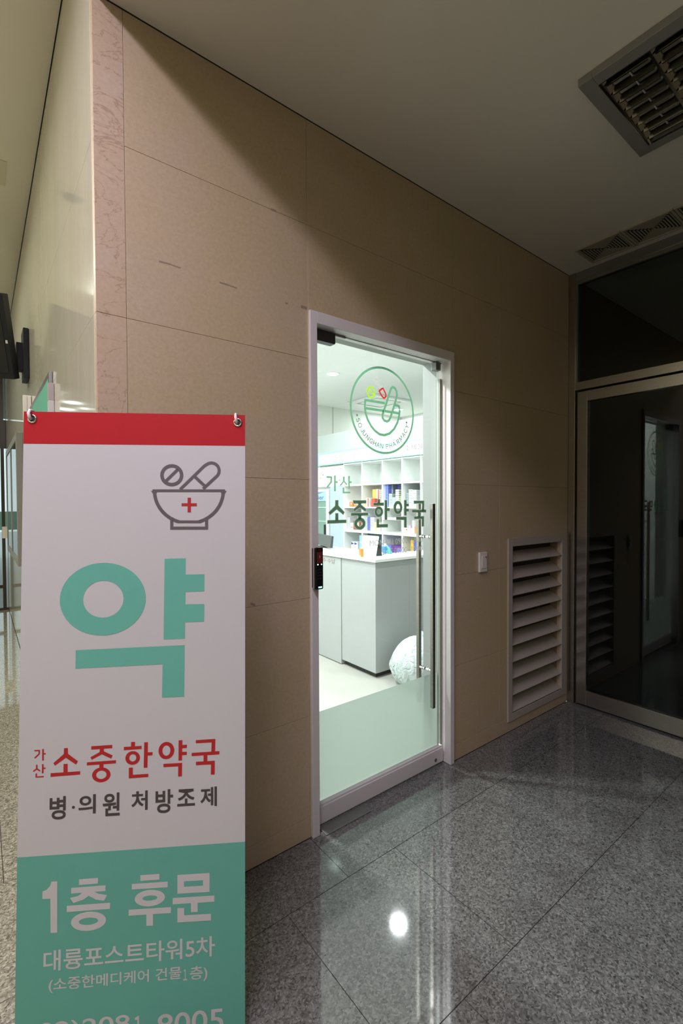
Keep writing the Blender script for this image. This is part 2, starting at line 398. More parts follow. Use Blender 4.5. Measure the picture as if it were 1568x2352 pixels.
# ------------------------------------------------------------------ setting: stone wall with the door
zs = [0.0927, 0.532, 1.0423, 1.5491, 2.0631, 2.6233, 3.061]
SCUFFS = [((0.1977, 2.279), (0.2375, 2.2808), 0.0055), ((0.2375, 2.2808), (0.2724, 2.2792), 0.004), ((0.4163, 2.2695), (0.4508, 2.2695), 0.005), ((0.4508, 2.2695), (0.4862, 2.2678), 0.004), ((0.6359, 2.619), (0.6598, 2.6211), 0.008), ((0.6994, 2.2646), (0.7118, 2.266), 0.006), ((0.7755, 2.2677), (0.8061, 2.2662), 0.012), ((0.5311, 1.0515), (0.5518, 1.0417), 0.01)]
wb = MB(); vb = MB()
g = 0.0005
def slab(mb, r, ops=()):
    rs = [r]
    for o in ops: rs = [q for k in rs for q in cut(k, o)]
    for x0, x1, z0, z1 in rs:
        i0 = g if abs(x0 - r[0]) < 1e-6 else 0; i1 = g if abs(x1 - r[1]) < 1e-6 else 0
        k0 = g if abs(z0 - r[2]) < 1e-6 else 0; k1 = g if abs(z1 - r[3]) < 1e-6 else 0
        mb.box(x0 + i0, x1 - i1, 0.0, 0.03, z0 + k0, z1 - k1)
DO = (0.8135, 1.758, -1, 2.266)
for z0, z1 in zip(zs[:-1], zs[1:]):
    for x0, x1 in ((0.0916, 0.806), (0.806, 1.758), (1.758, 2.203), (2.203, XE)):
        slab(wb, (x0, x1, z0, z1), (DO, LV))
for x0, x1 in ((0.0916, 0.806), (0.806, 1.758), (1.758, 2.66), (2.66, XE)): slab(wb, (x0, x1, 0.002, 0.0927), (DO,))
for z0, z1 in ((0.002, 0.0927), (0.0927, 1.0423), (1.0423, 2.0631), (2.0631, 3.061)): slab(vb, (0.0, 0.0916, z0, z1))
vb.box(0.0, 0.0285, -0.0015, 0.0302, 3.0615, 3.52)
struct(wb.build('wall_front', M_['stone'], bevel=0.0006, seg=1), 'beige limestone slab wall around the pharmacy door')
from mathutils import Vector as _V
for (xa, za), (xb, zb), h_ in SCUFFS:
    mk = MB().prism([(xa, -0.0004, za), (xb, -0.0004, zb), (xb, -0.0004, zb + h_), (xa, -0.0004, za + h_)], [(xa, 0.001, za), (xb, 0.001, zb), (xb, 0.001, zb + h_), (xa, 0.001, za + h_)]).build('scuff_mark', col('scuff', (0.27, 0.20, 0.13), 0.6)); mk['kind'] = 'structure'
struct(vb.build('wall_front', M_['stone_vein'], bevel=0.0008, seg=1), 'narrow veined limestone strip at the wall corner')
cb = MB()
for r in cut((0.03, XE, 0.0, 3.6), (0.8135, 1.758, -1, 2.266)):
    for q in cut(r, LV): cb.box(q[0], q[1], 0.0305, 0.09, q[2], q[3])
struct(cb.build('wall_front', M_['joint']))
ib = MB()
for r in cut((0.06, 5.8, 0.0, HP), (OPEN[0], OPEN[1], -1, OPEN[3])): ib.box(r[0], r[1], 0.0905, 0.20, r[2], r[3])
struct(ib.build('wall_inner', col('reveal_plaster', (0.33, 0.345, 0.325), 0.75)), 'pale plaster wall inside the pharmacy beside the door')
# left face of the corner, polished slabs running down the hall
lb = MB()
zl = [0.002, 0.532, 1.0423, 1.5491, 2.0631, 2.6233, 3.52]
yl = [0.0325, 2.9, 6.2]
lb.box(0.0, 0.028, 0.0305, 0.0325, 0.002, 3.52)
for z0, z1 in zip(zl[:-1], zl[1:]):
    for y0, y1 in zip(yl[:-1], yl[1:]): lb.box(0.0, 0.028, y0, y1 - 0.0012, z0 + g, z1 - g)
struct(lb.build('wall_left', M_['stone_polished'], bevel=0.0006, seg=1), 'polished pale limestone wall running down the hall')
struct(MB().box(0.0285, 0.06, 0.0905, 6.2, 0.0, 3.55).build('wall_left', M_['joint']))

# ------------------------------------------------------------------ setting: ceilings and remaining walls
struct(MB().box(0.0, 6.1, -3.3, -0.002, H, 3.66).build('ceiling', M_['ceil']), 'low painted ceiling over the doorway recess')
struct(MB().box(0.0290, 6.1, -0.002, 0.1, H + 0.006, 3.66).build('ceiling', M_['darkwall']))
hc = MB()
hc.box(-4.6, -3.2, -6.4, 6.3, H2, 3.64); hc.box(-2.8, -1.06, -6.4, 6.3, H2, 3.64); hc.box(-3.2, -2.8, -6.4, 6.3, 3.572, 3.64); hc.box(-0.68, -0.003, -6.4, 6.3, H2, 3.64); hc.box(-0.003, 3.1, -6.4, -3.2, H2, 3.64)
hc.box(-1.06, -0.68, -6.4, 6.3, 3.63, 3.66)
struct(hc.build('ceiling', M_['ceil']), 'painted hall ceiling left of the corner')
struct(MB().box(-4.7, -4.6, -6.4, 6.3, 0, 3.6).build('wall_west', M_['hallwall']))
struct(MB().box(-4.6, 3.1, -6.5, -6.4, 0, 3.6).build('wall_south', M_['hallwall']))
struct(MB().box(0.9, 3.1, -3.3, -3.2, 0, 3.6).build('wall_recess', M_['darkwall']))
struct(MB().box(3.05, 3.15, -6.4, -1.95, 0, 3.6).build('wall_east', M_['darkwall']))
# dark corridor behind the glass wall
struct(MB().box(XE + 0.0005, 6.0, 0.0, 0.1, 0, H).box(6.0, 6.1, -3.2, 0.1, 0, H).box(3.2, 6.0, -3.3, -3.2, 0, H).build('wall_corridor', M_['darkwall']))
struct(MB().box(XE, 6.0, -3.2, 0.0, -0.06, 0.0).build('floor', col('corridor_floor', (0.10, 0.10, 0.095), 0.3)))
# pharmacy shell
struct(MB().box(0.06, 5.9, YB, YB + 0.1, 0, HP).build('wall_back', M_['plaster']), 'pale back wall of the pharmacy')
struct(MB().box(5.8, 5.9, 0.2, YB, 0, HP).build('wall_right', M_['plaster']))
struct(MB().box(0.06, 0.10, 0.2, YB, 0, HP).build('wall_side', M_['plaster']))
struct(MB().box(0.06, 5.9, 0.09, YB, HP, HP + 0.06).build('ceiling', M_['inner_ceil']), 'white ceiling of the pharmacy')
struct(MB().box(4.247, 4.253, YB - 0.004, YB, 0, HP - 0.004).build('trim_1', col('seam', (0.30, 0.29, 0.26))), 'dark vertical seam on the pharmacy back wall')
# outside, beyond the entrance
struct(MB().box(-12, 8, 6.4, 30, -0.12, -0.06).build('ground', col('pavement', (0.52, 0.53, 0.52), 0.8)), 'bright pavement outside the hall entrance')
struct(MB().box(-4.75, 6.15, -6.55, 6.3, 3.665, 3.72).build('ceiling', M_['darkwall']))  # unseen slab added over the ceilings to stop light leaks
DATA = {'big': {'p': [[[0.0773, 0.4075], [0.1346, 0.4068], [0.1345, 0.4522], [0.1859, 0.4521], [0.186, 0.4999], [0.1344, 0.5004], [0.1343, 0.535], [0.1858, 0.5352], [0.1854, 0.5843], [0.1336, 0.5847], [0.1332, 0.63], [0.0759, 0.6306]], [[-0.1559, 0.653], [0.1327, 0.6478], [0.1318, 0.7895], [0.0725, 0.79], [0.0735, 0.6987], [-0.1562, 0.7028]]], 'r': [[-0.0857, 0.5157, 0.1131, 0.0993, -0.0852, 0.5159, 0.0532, 0.0505]]}, 'name': {'p': [[[-0.1834, 0.9148], [-0.1733, 0.9145], [-0.1732, 0.9299], [-0.1471, 0.9513], [-0.1518, 0.9599], [-0.1782, 0.9404], [-0.206, 0.96], [-0.2101, 0.9529], [-0.1837, 0.9301]], [[-0.184, 0.9566], [-0.1736, 0.9566], [-0.1733, 0.9802], [-0.1843, 0.98]], [[-0.2168, 0.9793], [-0.141, 0.978], [-0.1411, 0.987], [-0.2169, 0.9889]], [[-0.1129, 0.913], [-0.0581, 0.912], [-0.0584, 0.9208], [-0.113, 0.9219]], [[-0.0908, 0.921], [-0.0799, 0.9208], [-0.0802, 0.9282], [-0.0569, 0.9406], [-0.061, 0.9485], [-0.0852, 0.936], [-0.1116, 0.9492], [-0.1147, 0.9422], [-0.0911, 0.9297]], [[-0.1237, 0.9554], [-0.0481, 0.9537], [-0.0484, 0.962], [-0.124, 0.9637]], [[-0.0914, 0.9626], [-0.0807, 0.9626], [-0.0809, 0.9757], [-0.0917, 0.9755]], [[-0.0087, 0.9069], [0.0014, 0.9068], [0.0013, 0.9189], [-0.009, 0.919]], [[-0.0277, 0.9192], [0.019, 0.9186], [0.0189, 0.9268], [-0.0278, 0.9278]], [[0.0258, 0.9094], [0.0356, 0.9093], [0.0354, 0.9369], [0.0481, 0.9371], [0.0477, 0.9457], [0.0353, 0.9458], [0.0347, 0.9782], [0.0249, 0.9782]], [[-0.0143, 0.9759], [-0.0039, 0.9757], [-0.0037, 0.9955], [0.0373, 0.9949], [0.0372, 1.0036], [-0.0143, 1.0046]], [[0.1176, 0.9085], [0.1277, 0.9084], [0.1275, 0.9216], [0.14, 0.9216], [0.1396, 0.9306], [0.1274, 0.9306], [0.1272, 0.9404], [0.1399, 0.9407], [0.1395, 0.9493], [0.1271, 0.9493], [0.1269, 0.9636], [0.1174, 0.9637]], [[0.0773, 0.9703], [0.1272, 0.9703], [0.1267, 1.0068], [0.1166, 1.007], [0.1169, 0.9792], [0.0773, 0.9793]], [[0.1639, 0.9104], [0.2169, 0.9094], [0.2162, 0.9456], [0.2059, 0.9461], [0.2069, 0.9184], [0.1641, 0.9189]], [[0.1529, 0.9445], [0.2282, 0.9435], [0.2278, 0.9524], [0.1529, 0.9532]], [[0.185, 0.9519], [0.1954, 0.9518], [0.1952, 0.9696], [0.185, 0.9699]], [[0.1645, 0.9695], [0.2154, 0.9691], [0.2153, 1.0066], [0.2049, 1.0066], [0.2052, 0.9786], [0.1645, 0.9788]]], 'r': [[-0.0862, 0.9909, 0.0239, 0.0197, -0.0861, 0.9907, 0.0135, 0.0112], [-0.0044, 0.95, 0.0192, 0.0183, -0.0041, 0.9497, 0.0092, 0.0098], [0.085, 0.9346, 0.021, 0.0234, 0.0849, 0.9347, 0.0107, 0.0141]]}, 'gasan': {'p': [[[-0.2589, 0.9159], [-0.2446, 0.9159], [-0.2447, 0.927], [-0.257, 0.9386], [-0.259, 0.9358], [-0.2484, 0.9256], [-0.2483, 0.9191], [-0.2589, 0.919]], [[-0.239, 0.9141], [-0.2349, 0.9141], [-0.2348, 0.9252], [-0.2296, 0.9253], [-0.2298, 0.9285], [-0.2349, 0.9286], [-0.2347, 0.9447], [-0.2389, 0.9447]], [[-0.2542, 0.9547], [-0.2506, 0.9547], [-0.2504, 0.9645], [-0.2426, 0.9706], [-0.2448, 0.973], [-0.2519, 0.9677], [-0.2602, 0.9735], [-0.2619, 0.9705], [-0.2543, 0.9649]], [[-0.239, 0.954], [-0.235, 0.9541], [-0.2348, 0.9634], [-0.2297, 0.9635], [-0.2298, 0.9668], [-0.235, 0.9669], [-0.235, 0.9783], [-0.2391, 0.9785]], [[-0.2552, 0.978], [-0.2515, 0.9778], [-0.2516, 0.9858], [-0.2342, 0.9854], [-0.2341, 0.9889], [-0.2552, 0.9888]]], 'r': []}, 'floor1': {'p': [[[-0.2112, 1.2643], [-0.1965, 1.2649], [-0.195, 1.3988], [-0.2118, 1.3982], [-0.2134, 1.3089], [-0.2335, 1.3085], [-0.2335, 1.2885], [-0.2229, 1.285], [-0.2142, 1.2753]], [[-0.1409, 1.2641], [-0.092, 1.2638], [-0.0924, 1.2788], [-0.1408, 1.279]], [[-0.1608, 1.2848], [-0.0726, 1.2849], [-0.0728, 1.3001], [-0.1606, 1.2999]], [[-0.1325, 1.2999], [-0.1013, 1.2996], [-0.0896, 1.3061], [-0.0681, 1.3109], [-0.076, 1.3254], [-0.0958, 1.3211], [-0.1159, 1.3094], [-0.1297, 1.3183], [-0.1545, 1.3251], [-0.1635, 1.3111], [-0.1422, 1.3073]], [[-0.1714, 1.3309], [-0.0603, 1.3316], [-0.0605, 1.3479], [-0.1712, 1.3473]], [[0.0182, 1.2651], [0.0685, 1.2654], [0.0682, 1.2806], [0.0183, 1.2805]], [[-0.0041, 1.2867], [0.0905, 1.2877], [0.0902, 1.3029], [-0.004, 1.3016]], [[-0.0117, 1.3542], [0.0995, 1.3562], [0.0992, 1.3722], [-0.0118, 1.3701]], [[0.0345, 1.3692], [0.0522, 1.3698], [0.0524, 1.4018], [0.0347, 1.4007]], [[0.116, 1.272], [0.202, 1.2731], [0.2021, 1.2918], [0.1161, 1.2902]], [[0.1161, 1.288], [0.1335, 1.289], [0.1337, 1.3228], [0.1163, 1.3223]], [[0.1845, 1.2895], [0.2021, 1.2899], [0.2022, 1.3241], [0.1846, 1.3235]], [[0.1162, 1.3047], [0.2021, 1.3062], [0.2022, 1.3241], [0.1163, 1.3223]], [[0.104, 1.3327], [0.2153, 1.3347], [0.2151, 1.3515], [0.1037, 1.3495]], [[0.1525, 1.3485], [0.1705, 1.349], [0.1704, 1.3752], [0.1526, 1.3744]], [[0.1164, 1.3607], [0.1344, 1.3613], [0.1344, 1.3822], [0.1165, 1.3816]], [[0.1165, 1.3807], [0.2062, 1.383], [0.2063, 1.4009], [0.1166, 1.3988]]], 'r': [[-0.1154, 1.3759, 0.0449, 0.0249, -0.1154, 1.3759, 0.0247, 0.0093], [0.0434, 1.3279, 0.0397, 0.0219, 0.0437, 1.3279, 0.0193, 0.0067]]}, 'emb_s': [[[[0.0794, 0.1906], [0.1129, 0.1566]], 0.008570154679150906], [[[0.1188, 0.2137], [0.1851, 0.1468], [0.192, 0.1422], [0.1962, 0.1398], [0.2007, 0.1384], [0.2055, 0.1381], [0.2102, 0.1389], [0.2146, 0.1407], [0.2185, 0.1434], [0.2218, 0.147], [0.2242, 0.1512], [0.2256, 0.1559], [0.226, 0.1607], [0.2253, 0.1656], [0.2236, 0.1701], [0.221, 0.1742], [0.1818, 0.2118]], 0.008570154679150906], [[[0.1573, 0.1761], [0.1888, 0.206]], 0.008570154679150906], [[[0.0435, 0.2173], [0.2424, 0.2171]], 0.007713139211235815], [[[0.0491, 0.2173], [0.0491, 0.2173], [0.0495, 0.2256], [0.0507, 0.2338], [0.0527, 0.2418], [0.0554, 0.2497], [0.0588, 0.2573], [0.0629, 0.2645], [0.0676, 0.2714], [0.073, 0.2778], [0.079, 0.2838], [0.0855, 0.2891], [0.0924, 0.294], [0.0998, 0.2981], [0.1075, 0.3016], [0.1156, 0.3045]], 0.009427170147065997], [[[0.2375, 0.2171], [0.2375, 0.2171], [0.2371, 0.2255], [0.236, 0.2338], [0.234, 0.242], [0.2313, 0.2499], [0.2279, 0.2576], [0.2237, 0.2649], [0.2189, 0.2718], [0.2135, 0.2783], [0.2074, 0.2842], [0.2009, 0.2896], [0.1939, 0.2944], [0.1864, 0.2985], [0.1786, 0.302], [0.1705, 0.3047]], 0.009427170147065997], [[[0.1127, 0.3044], [0.1773, 0.3048]], 0.007713139211235815], [[[0.0963, 0.2919], [0.0964, 0.3221], [0.1917, 0.3227], [0.1916, 0.2923]], 0.008570154679150906]], 'emb_r': [[0.0958, 0.1736, 0.0315, 0.0312, 0.0958, 0.1736, 0.022, 0.0214]], 'emb_x': [[[0.1393, 0.2369], [0.1484, 0.2369], [0.1485, 0.2779], [0.1394, 0.2779]], [[0.1229, 0.2525], [0.1645, 0.2525], [0.1645, 0.2606], [0.1229, 0.2605]]], 'lev': {'red': 0.08894287527004495, 'teal': 1.1956535844225773, 'g1': [-0.27591772040570706, 0.019999111444048447], 'g2': [0.27800464879979825, 0.021832479174583537], 'bw': [-0.29708595658293574, 1.566758097123413]}, 'dotm': [-0.1575, 1.0729, 0.0035, 0.0036], 'btxt': [('병', [-0.2184, -0.1769, 1.0417, 1.1028], 'd'), ('의', [-0.1445, -0.0998, 1.0414, 1.0925], 'd'), ('원', [-0.0819, -0.0373, 1.0404, 1.1021], 'd'), ('처', [-0.0072, 0.036, 1.0395, 1.0917], 'd'), ('방', [0.0567, 0.1034, 1.0396, 1.1033], 'd'), ('조', [0.1146, 0.1623, 1.0419, 1.0881], 'd'), ('제', [0.1765, 0.2215, 1.0396, 1.0929], 'd'), ('대륭포스트타워5차', [-0.2288, 0.217, 1.443, 1.4971], 'w'), ('(소중한메디케어 건물', [-0.2149, 0.1277, 1.5159, 1.5541], 'w'), ('１', [0.1326, 0.1431, 1.5248, 1.5547], 'w'), ('층)', [0.1506, 0.197, 1.5193, 1.5609], 'w'), ('02)208', [-0.2395, -0.0068, 1.6286, 1.6848], 'W'), ('１', [0.0045, 0.0249, 1.6352, 1.6927], 'W'), ('-', [0.0314, 0.0564, 1.6621, 1.6676], 'W'), ('8005', [0.0646, 0.2401, 1.6376, 1.6963], 'W')], 'd_small': {'p': [[[0.9352, 1.5704], [0.9674, 1.57], [0.9662, 1.5427], [0.941, 1.5177], [0.9361, 1.522], [0.9569, 1.5455], [0.9575, 1.5622], [0.9359, 1.5624]], [[0.9785, 1.5744], [0.9879, 1.5745], [0.9878, 1.5493], [0.999, 1.5492], [0.9987, 1.54], [0.9877, 1.5399], [0.9877, 1.5023], [0.9781, 1.5022]], [[1.03, 1.5713], [1.0397, 1.5712], [1.0395, 1.5506], [1.055, 1.536], [1.0507, 1.5306], [1.0345, 1.5459], [1.0167, 1.5264], [1.0121, 1.5319], [1.0293, 1.5493]], [[1.0605, 1.5747], [1.0707, 1.5748], [1.0708, 1.5505], [1.0812, 1.5503], [1.0809, 1.542], [1.0707, 1.542], [1.0701, 1.5166], [1.0607, 1.5166]], [[1.0276, 1.5211], [1.0375, 1.521], [1.0374, 1.5008], [1.0727, 1.502], [1.0721, 1.4937], [1.0272, 1.4935]]], 'r': []}, 'd_name': {'p': [[[0.9854, 1.4604], [1.0016, 1.4604], [1.0014, 1.4363], [1.0368, 1.4061], [1.031, 1.3948], [0.9928, 1.42], [0.9534, 1.3953], [0.9478, 1.4065], [0.9848, 1.4354]], [[0.9856, 1.4008], [1.0009, 1.4005], [1.0007, 1.3688], [0.9854, 1.3686]], [[0.9401, 1.3698], [1.0477, 1.3696], [1.0476, 1.3566], [0.94, 1.3564]], [[1.091, 1.4597], [1.1706, 1.4601], [1.1705, 1.4472], [1.0917, 1.4467]], [[1.1217, 1.4481], [1.1389, 1.448], [1.1388, 1.4395], [1.1712, 1.4178], [1.1653, 1.4079], [1.1313, 1.4268], [1.0961, 1.4089], [1.0907, 1.4174], [1.1217, 1.4385]], [[1.078, 1.4012], [1.1831, 1.4005], [1.1824, 1.3887], [1.0779, 1.3887]], [[1.122, 1.3888], [1.1394, 1.3891], [1.1393, 1.3725], [1.1219, 1.373]], [[1.2465, 1.465], [1.2604, 1.465], [1.2603, 1.4481], [1.2464, 1.4482]], [[1.2184, 1.4476], [1.2863, 1.4485], [1.2856, 1.4352], [1.2183, 1.4353]], [[1.2393, 1.3678], [1.2534, 1.3675], [1.2533, 1.3412], [1.3128, 1.341], [1.3128, 1.327], [1.2391, 1.3281]], [[1.2936, 1.4613], [1.3087, 1.4613], [1.3086, 1.4213], [1.3263, 1.4206], [1.3256, 1.4081], [1.3085, 1.4084], [1.3083, 1.3639], [1.2932, 1.3643]], [[1.4305, 1.4612], [1.4461, 1.4612], [1.4467, 1.4423], [1.4631, 1.4422], [1.4631, 1.4311], [1.446, 1.4308], [1.446, 1.4163], [1.4631, 1.4161], [1.463, 1.4038], [1.446, 1.4036], [1.4466, 1.3829], [1.4303, 1.3832]], [[1.3734, 1.3764], [1.4465, 1.3748], [1.4464, 1.3206], [1.4301, 1.3216], [1.4302, 1.3602], [1.3733, 1.3628]], [[1.5024, 1.4577], [1.5802, 1.4575], [1.579, 1.4052], [1.5644, 1.4054], [1.5662, 1.444], [1.5031, 1.4448]], [[1.4896, 1.4104], [1.5948, 1.4097], [1.5948, 1.3966], [1.4895, 1.3983]], [[1.5341, 1.3987], [1.5492, 1.3985], [1.5491, 1.3737], [1.5341, 1.374]], [[1.5052, 1.3751], [1.5783, 1.3742], [1.5775, 1.3218], [1.5625, 1.3223], [1.5636, 1.3619], [1.5052, 1.3629]]], 'r': [[1.1312, 1.3496, 0.0338, 0.0278, 1.13, 1.3491, 0.017, 0.0135], [1.2533, 1.4044, 0.027, 0.0249, 1.2525, 1.4046, 0.0136, 0.0129], [1.385, 1.424, 0.0299, 0.0327, 1.3856, 1.424, 0.0152, 0.0191]]}, 'd_c': [1.2872163964142764, 1.905296034712326, 0.21496359521428499], 'd_em': [[[[1.1724, 1.9422], [1.2961, 1.9432]], 0.0085], [[[1.3657, 1.9417], [1.3924, 1.9421]], 0.0085], [[[1.1707, 1.9036], [1.2857, 1.9041]], 0.0085], [[[1.2946, 1.9042], [1.3412, 1.904]], 0.0085], [[[1.3517, 1.904], [1.3936, 1.9035]], 0.0085], [[[1.1679, 1.9464], [1.1648, 1.9099], [1.17, 1.8789], [1.1833, 1.8487], [1.2044, 1.8212], [1.2289, 1.8006], [1.2599, 1.786], [1.2916, 1.7841], [1.3271, 1.7953], [1.36, 1.822], [1.3834, 1.8576], [1.3953, 1.8924], [1.3987, 1.9168], [1.3938, 1.9438]], 0.0085], [[[1.3328, 2.0104], [1.3083, 1.9508], [1.2905, 1.9089], [1.2799, 1.8844], [1.2808, 1.8682], [1.2919, 1.8565], [1.3095, 1.8537], [1.3241, 1.861], [1.3339, 1.8762], [1.3538, 1.9234], [1.3688, 1.9609], [1.3789, 1.9932], [1.3773, 2.012], [1.3657, 2.027], [1.3509, 2.0307], [1.3394, 2.0232], [1.3328, 2.0107]], 0.0085]], 'd_pg': [[[[1.2537, 2.0026], [1.2299, 2.037], [1.226, 2.0467], [1.2316, 2.056], [1.2399, 2.0587], [1.2501, 2.0528], [1.2783, 2.0212]], 0.005], [[[1.254, 2.0038], [1.2757, 2.0192]], 0.006]], 'd_pr': [[[[1.2555, 1.9999], [1.2765, 1.9746], [1.286, 1.9677], [1.2955, 1.969], [1.3029, 1.9781], [1.302, 1.9897], [1.2814, 2.0171]], 0.006], [[[1.2596, 1.9995], [1.2804, 2.0141]], 0.006]], 'd_tr': [[1.2045, 1.9842, 0.0283, 0.0296, 1.2042, 1.9841, 0.0193, 0.0212]], 'd_ts': [[[[1.1883, 1.9966], [1.2204, 1.9727]], 0.006]], 'd_dots': [[1.1163, 1.864], [1.4481, 1.8625]], 'd_let': [('S', -158.95, 0.1748), ('O', -150.25, 0.1763), ('J', -141.86, 0.1798), ('U', -135.21, 0.1764), ('N', -126.35, 0.1775), ('G', -118.05, 0.1781), ('H', -110.03, 0.1802), ('A', -102.2, 0.1821), ('N', -94.25, 0.1802), ('P', -82.21, 0.1776), ('H', -74.26, 0.1762), ('A', -65.71, 0.1763), ('R', -55.53, 0.1724), ('M', -46.66, 0.1717), ('A', -37.83, 0.1717), ('C', -29.66, 0.1691), ('Y', -21.03, 0.1668)], 'dtxt': [('MON-FRI 09:00~19:30', [1.1924, 1.5669, 1.2661, 1.2378], 'h'), ('SAT 09:00~13:00', [1.2755, 1.5668, 1.2194, 1.1907], 'h')], 'stxt': [('일반의약품', [3.4931, 3.029, 2.11, 2.0233], 'g'), ('조제실', [2.145, 1.8801, 2.1077, 2.0377], 'k')], 'ctxt': [('수·수납', [1.9114, 1.7161, 0.9369, 0.8935], 'k')], 'T': [0.049783009358015155, -0.2736599527334179, 1.7031494761525143], 'RU': [0.8453002395749365, -0.5342808051736065, -0.00339502541932274], 'DV': [-0.029870697623187722, -0.04091302002432659, -0.9987161089198437]}

# ================================================================== DOORWAY
fr = bpy.data.objects.new('door_frame', None); COL.objects.link(fr); fr.location = (1.28, 0, 0); struct(fr, 'white painted metal frame around the pharmacy glass door')
MB().box(0.8127, 0.848, -0.014, 0.085, 0, 2.2665).build('jamb', M_['white_frame'], fr, 0.0015)
MB().box(1.727, 1.7585, -0.014, 0.085, 0, 2.2665).build('jamb', M_['white_frame'], fr, 0.0015)
MB().box(0.848, 1.727, -0.014, 0.085, 2.2165, 2.2665).build('head', M_['white_frame'], fr, 0.0015)
MB().box(1.7155, 1.727, 0.050, 0.080, 0.01, 2.13).build('seal', M_['seal'], fr)
MB().box(0.85, 1.727, 0.048, 0.056, 2.2135, 2.2165).build('seal', M_['gray_steel'], fr)

d1 = bpy.data.objects.new('door_1', None); COL.objects.link(d1); d1.location = (0.87, 0.05, 0); struct(d1, 'frameless clear glass pharmacy door with green lettering, frosted foot and white bottom rail')
YG = 0.046
MB().box(0.868, 1.696, YG, YG + 0.010, 0.088, 2.206).build('glass_pane', M_['glass'], d1)
MB().box(1.6962, 1.6975, YG, YG + 0.010, 0.088, 2.206).build('glass_edge', M_['glass_edge'], d1)
MB().box(0.868, 1.6955, YG + 0.0105, YG + 0.011, 0.088, 0.506).build('frosted_film', M_['film'], d1)
rl = MB().box(0.855, 1.716, 0.030, 0.072, 0.010, 0.086); rl.box(0.855, 1.716, 0.036, 0.066, 0.086, 0.096)
rl.build('bottom_rail', M_['white_frame'], d1, 0.0015)
MB().tube([(1.652, 0.0305, 0.036), (1.652, 0.027, 0.036)], 0.0085, 20).build('rail_lock', M_['gray_steel'], d1)
pf = MB(); pf.box(0.868, 0.981, 0.030, 0.072, 2.165, 2.214); pf.build('pivot_patch', M_['dark_patch'], d1, 0.006, seg=3)
MB().box(0.980, 1.046, 0.040, 0.062, 2.207, 2.2155).build('pivot_plate', M_['gray_steel'], d1, 0.001)
MB().box(1.662, 1.7005, 0.030, 0.068, 2.168, 2.212).build('strike_patch', M_['dark_steel'], d1, 0.004, seg=3)
for nm, y, z0, z1 in (('pull_handle', 0.0, 0.350, 1.4425), ('pull_handle', 0.100, 0.350, 1.4425)):
    h = MB().box(1.587, 1.607, y - 0.010, y + 0.010, z0, z1).build(nm, M_['steel_bar'], d1, 0.0015)
    h['label'] = 'brushed steel bar handle on the ' + ('near' if y < .05 else 'far') + ' face of the glass'
    for z in (1.265, 0.548):
        ya, yb_ = (0.010, 0.046) if y < .05 else (0.056, 0.090)
        m_ = (ya + yb_) / 2; k = 1 if y < .05 else -1
        q = MB(); q.tube([(1.597, ya, z), (1.597, m_ + 0.004 * k, z)], 0.0075, 16)
        q.tube([(1.597, m_ - 0.004, z), (1.597, m_ + 0.004, z)], 0.0095, 16); q.tube([(1.597, m_, z), (1.597, yb_, z)], 0.0085, 16)
        q.build('standoff', M_['chrome'], h, smooth=False)
onglass = lambda dy: (lambda p: (p.x, YG - dy, p.y))
D = DATA
def both(dct): return [p for p in dct['p']] + [a for r in dct['r'] for a in annulus(r)]
def grown(dct, d):
    o = [grow(p, d) for p in dct['p']]
    for r in dct['r']: o += annulus([r[0], r[1], r[2] + d, r[3] + d, r[4], r[5], r[6] - d * .8, r[7] - d * .8])
    return o
nmo = printed('lettering', both(D['d_name']), onglass(0.0005), M_['decal_green'], d1); nmo['label'] = 'large green pharmacy name lettering'
printed('lettering_edge', grown(D['d_name'], 0.0024), onglass(0.0002), M_['decal_edge'], nmo)
printed('lettering', both(D['d_small']), onglass(0.0005), M_['decal_green'], d1)['label'] = 'small green two character lettering above the name'
hp = []
for s, r, st in D['dtxt']: hp += text_polys(s, r, 0.0)
printed('opening_hours', hp, onglass(0.0008), M_['decal_hours'], d1)['label'] = 'thin grey opening hours'
cx, cz, R0 = D['d_c']
em = annulus([cx, cz, R0, R0, cx, cz, R0 - 0.0110, R0 - 0.0110], 96)
for pts, w in D['d_em']: em += stroke(pts, w * 1.45)
emo = printed('emblem', em, onglass(0.0004), M_['decal_emb'], d1); emo['label'] = 'round green mortar and pestle emblem'
printed('capsule', [q for pts, w in D['d_pg'] for q in stroke(pts, w * 1.5)], onglass(0.0005), M_['decal_gray'], emo)
printed('capsule_end', [q for pts, w in D['d_pr'] for q in stroke(pts, w * 1.35)], onglass(0.0008), M_['decal_red'], emo)
printed('tablet', annulus(D['d_tr'][0], 40) + [q for pts, w in D['d_ts'] for q in stroke(pts, w * 1.3)], onglass(0.0005), M_['decal_lime'], emo)
cl = []
for ch, a, r in D['d_let']:
    v, f = glyphs(chr(ord(ch) + 0xFEE0), 0.016); xs = [p[0] for p in v]; w = max(xs) + min(xs); s = 0.0225 / 0.73; t = math.radians(a) + math.pi / 2
    r = 0.1765
    pc = Vector((cx + r * math.cos(math.radians(a)), cz + r * math.sin(math.radians(a))))
    q = []
    for p in v:
        lx, ly = (p[0] - w / 2) * s, (p[1] - 0.36) * s
        q.append(pc + Vector((lx * math.cos(t) - ly * math.sin(t), lx * math.sin(t) + ly * math.cos(t))))
    cl += [[q[i] for i in k] for k in f]
for p in D['d_dots']: cl += disc(p[0], p[1], 0.0055)
printed('ring_lettering', cl, onglass(0.0005), M_['decal_letters'], emo)

